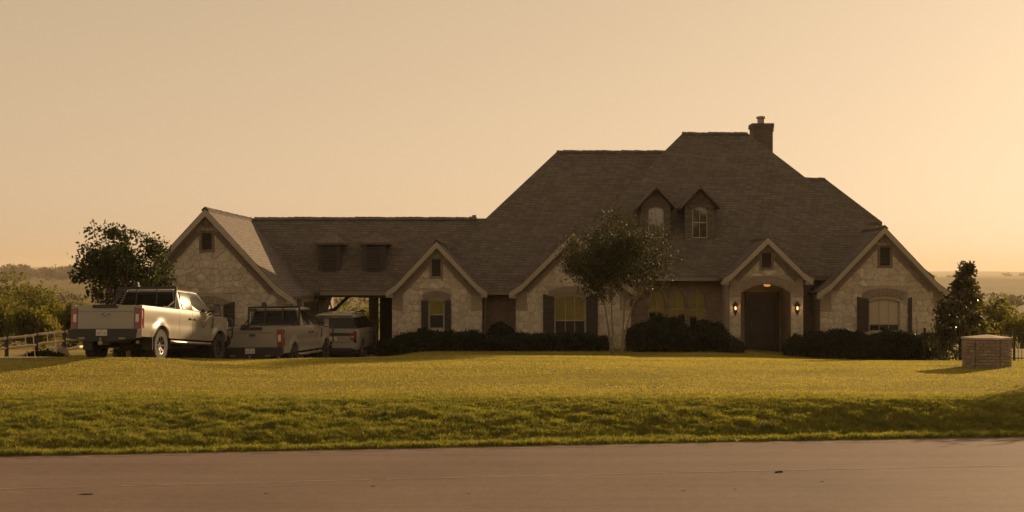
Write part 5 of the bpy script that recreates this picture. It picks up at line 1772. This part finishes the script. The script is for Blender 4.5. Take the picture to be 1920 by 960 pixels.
# six-sided brick pillar on the lawn
pc = at(1850, 0, 38.3); pX, pY = pc.x, 38.3; pz = tz(pX, pY)-.02
pil = empty('brick_pillar', (pX, pY, pz), (0, 0, R(14))); props(pil, 'squat six-sided brick pillar with stone cap on the lawn', 'pillar')
ap = .535; side = 2*ap*math.tan(math.pi/6)
m = MB(); pts = [(math.cos(R(60*k+30))*(ap-.02)/math.cos(R(30)), math.sin(R(60*k+30))*(ap-.02)/math.cos(R(30))) for k in range(6)]
m.add([(a, b, -.1) for a, b in pts]+[(a, b, .78) for a, b in pts], [tuple(range(6)), tuple(range(11, 5, -1))]+[(k, (k+1) % 6, 6+(k+1) % 6, 6+k) for k in range(6)])
m.build('core', M['mortar'], pil, True)
first = None
for c in range(9):
    for k in range(6):
        a = R(60*k+60)
        nb = 3; off = 0 if c % 2 else side/6
        edges_ = sorted(set([-side/2, side/2]+[e for e in (-side/2+off+i*side/3 for i in range(4)) if -side/2+.03 < e < side/2-.03]))
        for e0_, e1_ in zip(edges_[:-1], edges_[1:]):
            L = e1_-e0_-.014
            if L < .04: continue
            if first is None:
                bb = MB().box(-.5, .5, -.045, .02, -.036, .036); first = bb.build('brick', M['brick1'], pil, True); o = first
            else:
                o = first.copy(); COL.objects.link(o)
            mid = (e0_+e1_)/2
            o.location = (math.cos(a)*(ap-.006+rr_.uniform(0,.006))-math.sin(a)*mid, math.sin(a)*(ap-.006)+math.cos(a)*mid, .045+c*.085)
            o.rotation_euler = (0, 0, a+R(90)); o.scale = (L, 1, 1)
m = MB(); ro = (ap+.05)/math.cos(R(30))
p6 = [(math.cos(R(60*k+30))*ro, math.sin(R(60*k+30))*ro) for k in range(6)]
m.add([(a, b, .785) for a, b in p6]+[(a*1.01, b*1.01, .84) for a, b in p6]+[(0, 0, .915)], [tuple(range(5, -1, -1))]+[(k, (k+1) % 6, 6+(k+1) % 6, 6+k) for k in range(6)]+[(6+k, 6+(k+1) % 6, 12) for k in range(6)])
m.build('cap', M['cap'], pil, True)

# lit wall lanterns either side of the porch arch
GLOW = emit('lamp_flame', (1.0, .44, .14), 3.2)
AMB = P('lantern_glass', (.25,.13,.05), .2)
def lantern(px_, label):
    Y = 53.32; c = at(px_, 578, Y)
    L = empty('wall_lantern', (c.x, Y, c.z-.35)); props(L, label, 'lantern', 'wall lanterns beside the porch arch')
    zc = .35
    m = MB(); m.lathe([(.001,.30),(.012,.28),(.02,.24),(.05,.22),(.13,.12),(.135,.09),(.10,.09)], (0,0,zc), 'z', 6); m.build('hood', M['bmetal'], L, True)
    m = MB()
    for k in range(6):
        a = R(60*k)
        m.bar((math.cos(a)*.105, math.sin(a)*.105, zc+.09), (math.cos(a)*.065, math.sin(a)*.065, zc-.13), .012, .012)
    m.lathe([(.075,-.12),(.07,-.16),(.03,-.20),(.015,-.28),(.001,-.30)], (0,0,zc), 'z', 6)
    m.bar((0, 0, zc+.2), (0, .16, zc+.16), .025, .025); m.box(-.05, .05, .13, .17, zc-.12, zc+.22)
    m.build('frame', M['bmetal'], L, True)
    m = MB(); m.lathe([(.001,-.06),(.025,-.05),(.036,-.01),(.028,.03),(.012,.06),(.001,.07)], (0,0,zc), 'z', 10); m.build('bulb', GLOW, L, True, smooth=60)
    ld_ = bpy.data.lights.new('lantern_light', 'POINT'); ld_.energy = 2.2; ld_.color = (1,.55,.25); ld_.shadow_soft_size = .05
    lo = bpy.data.objects.new('lantern_light', ld_); COL.objects.link(lo); lo.parent = L; lo.location = (0, -.02, zc)
lantern(1379, 'lit wall lantern on the porch column nearest the pointed windows')
lantern(1495, 'lit wall lantern on the porch column nearest the end gable')
# ceiling light in the porch
pcx = atx(1430, 54.8)
cl_ = MB(); cl_.lathe([(.001,2.93),(.13,2.93),(.14,2.89),(.10,2.85),(.001,2.835)], (pcx, 53.85, 0), 'z', 20)
cl_ = cl_.build('porch_light', emit('porch_lamp', (1,.42,.12), .45), None, smooth=50); props(cl_, 'small lit ceiling light inside the porch', 'ceiling light')
ld_ = bpy.data.lights.new('porch_bulb', 'POINT'); ld_.energy = 1.3; ld_.color = (1,.52,.2); ld_.shadow_soft_size = .08
lo = bpy.data.objects.new('porch_bulb', ld_); COL.objects.link(lo); lo.location = (pcx, 54.6, 2.86)
# coach light inside the drive-through
c = at(592, 563, 56.2)
cl_ = MB(); cl_.lathe([(.001,.12),(.07,.06),(.075,.03),(.05,-.08),(.001,-.12)], (c.x, 56.2, c.z), 'z', 8)
cl_.bar((c.x, 56.2, c.z+.05), (-7.98, 56.2, c.z+.1), .03, .03)
cl_ = cl_.build('coach_light', P('amber_glass', (.45,.24,.10), .35), None); props(cl_, 'small amber coach light on the garage wall in the drive-through', 'lamp')
# low iron edging by the porch
m = MB(); xx = hx(1368, 51.0)
ge = empty('garden_edging', (xx, 51, tz(xx, 51.0))); props(ge, 'short black iron garden edging at the foot of the porch column', 'edging')
m = MB(); m.bar((xx, 51, tz(xx,51)+.30), (xx+.48, 51, tz(xx,51)+.30), .02, .02); m.bar((xx, 51, tz(xx,51)+.55), (xx+.48, 51, tz(xx,51)+.55), .02, .02); m.build('rail', M['bmetal'], ge)
for i in range(6):
    m = MB(); X = xx+.02+i*.088; m.box(X-.008, X+.008, 50.99, 51.01, tz(xx,51)-.05, tz(xx,51)+.66); m.build('picket', M['bmetal'], ge)
# leaves and clods lying on the road
labels = []
for k, (px_, py_, w_, lb) in enumerate(((1460, 886, 18, 'largest dark clod lying on the road below the porch'), (163, 927, 34, 'long dark twig lying on the road near the view edge'), (1542, 903, 10, 'small dry leaf on the road below the end gable'),
                         (1282, 920, 9, 'small dry leaf on the road nearest the camera'), (880, 926, 9, 'small dry leaf on the road below the small gable'), (500, 926, 12, 'dry leaf on the road below the parked SUV'), (700, 912, 11, 'dry leaf on the road just past the seam'), (1378, 917, 8, 'tiny dry leaf on the road beside the largest clod'))):
    Y = EYE*F/(py_-520); X = hx(px_, Y); w2 = w_*Y/F
    m = MB(); n_ = 9
    ring_ = [(math.cos(2*math.pi*i/n_)*w2*.5*rr_.uniform(.6,1.1), math.sin(2*math.pi*i/n_)*w2*.22*rr_.uniform(.6,1.1)) for i in range(n_)]
    hgt = w2*.05 if k else w2*.16
    m.add([(X+a, Y+b, .003) for a, b in ring_]+[(X+a*.7, Y+b*.7, .003+hgt*rr_.uniform(.6,1.2)) for a, b in ring_]+[(X, Y, .003+hgt*.9)],
          [(i, (i+1) % n_, n_+(i+1) % n_, n_+i) for i in range(n_)]+[(n_+i, n_+(i+1) % n_, 2*n_) for i in range(n_)])
    o = m.build('road_debris', M['clod'], None); props(o, lb, 'debris', 'debris lying on the road')

# power poles far across the valley
for px_, Y in ((104, 1250),):
    X = hx(px_, Y); g_ = tz(X, Y)
    m = MB(); m.tube([(X, Y, g_), (X, Y, g_+16)], [.25, .18], 6); m.bar((X-1.2, Y, g_+15), (X+1.2, Y, g_+15), .2, .2)
    o = m.build('utility_pole', M['post'], None); props(o, 'faint utility pole above the distant treeline', 'pole') 

# ================================================================== HAZE
hz = MB().box(-8900, 8900, -3500, 9800, -30, 110)
m, n, l, out = new_mat('golden_haze')
pv = n.new("ShaderNodeVolumePrincipled")
pv.inputs['Color'].default_value = (.90, .78, .62, 1)
pv.inputs['Density'].default_value = .00016
pv.inputs['Anisotropy'].default_value = .2
l.new(pv.outputs[0], out.inputs['Volume'])
hz = hz.build('haze', m, None); props(hz, 'thin golden evening haze over the valley', 'haze', kind='stuff')
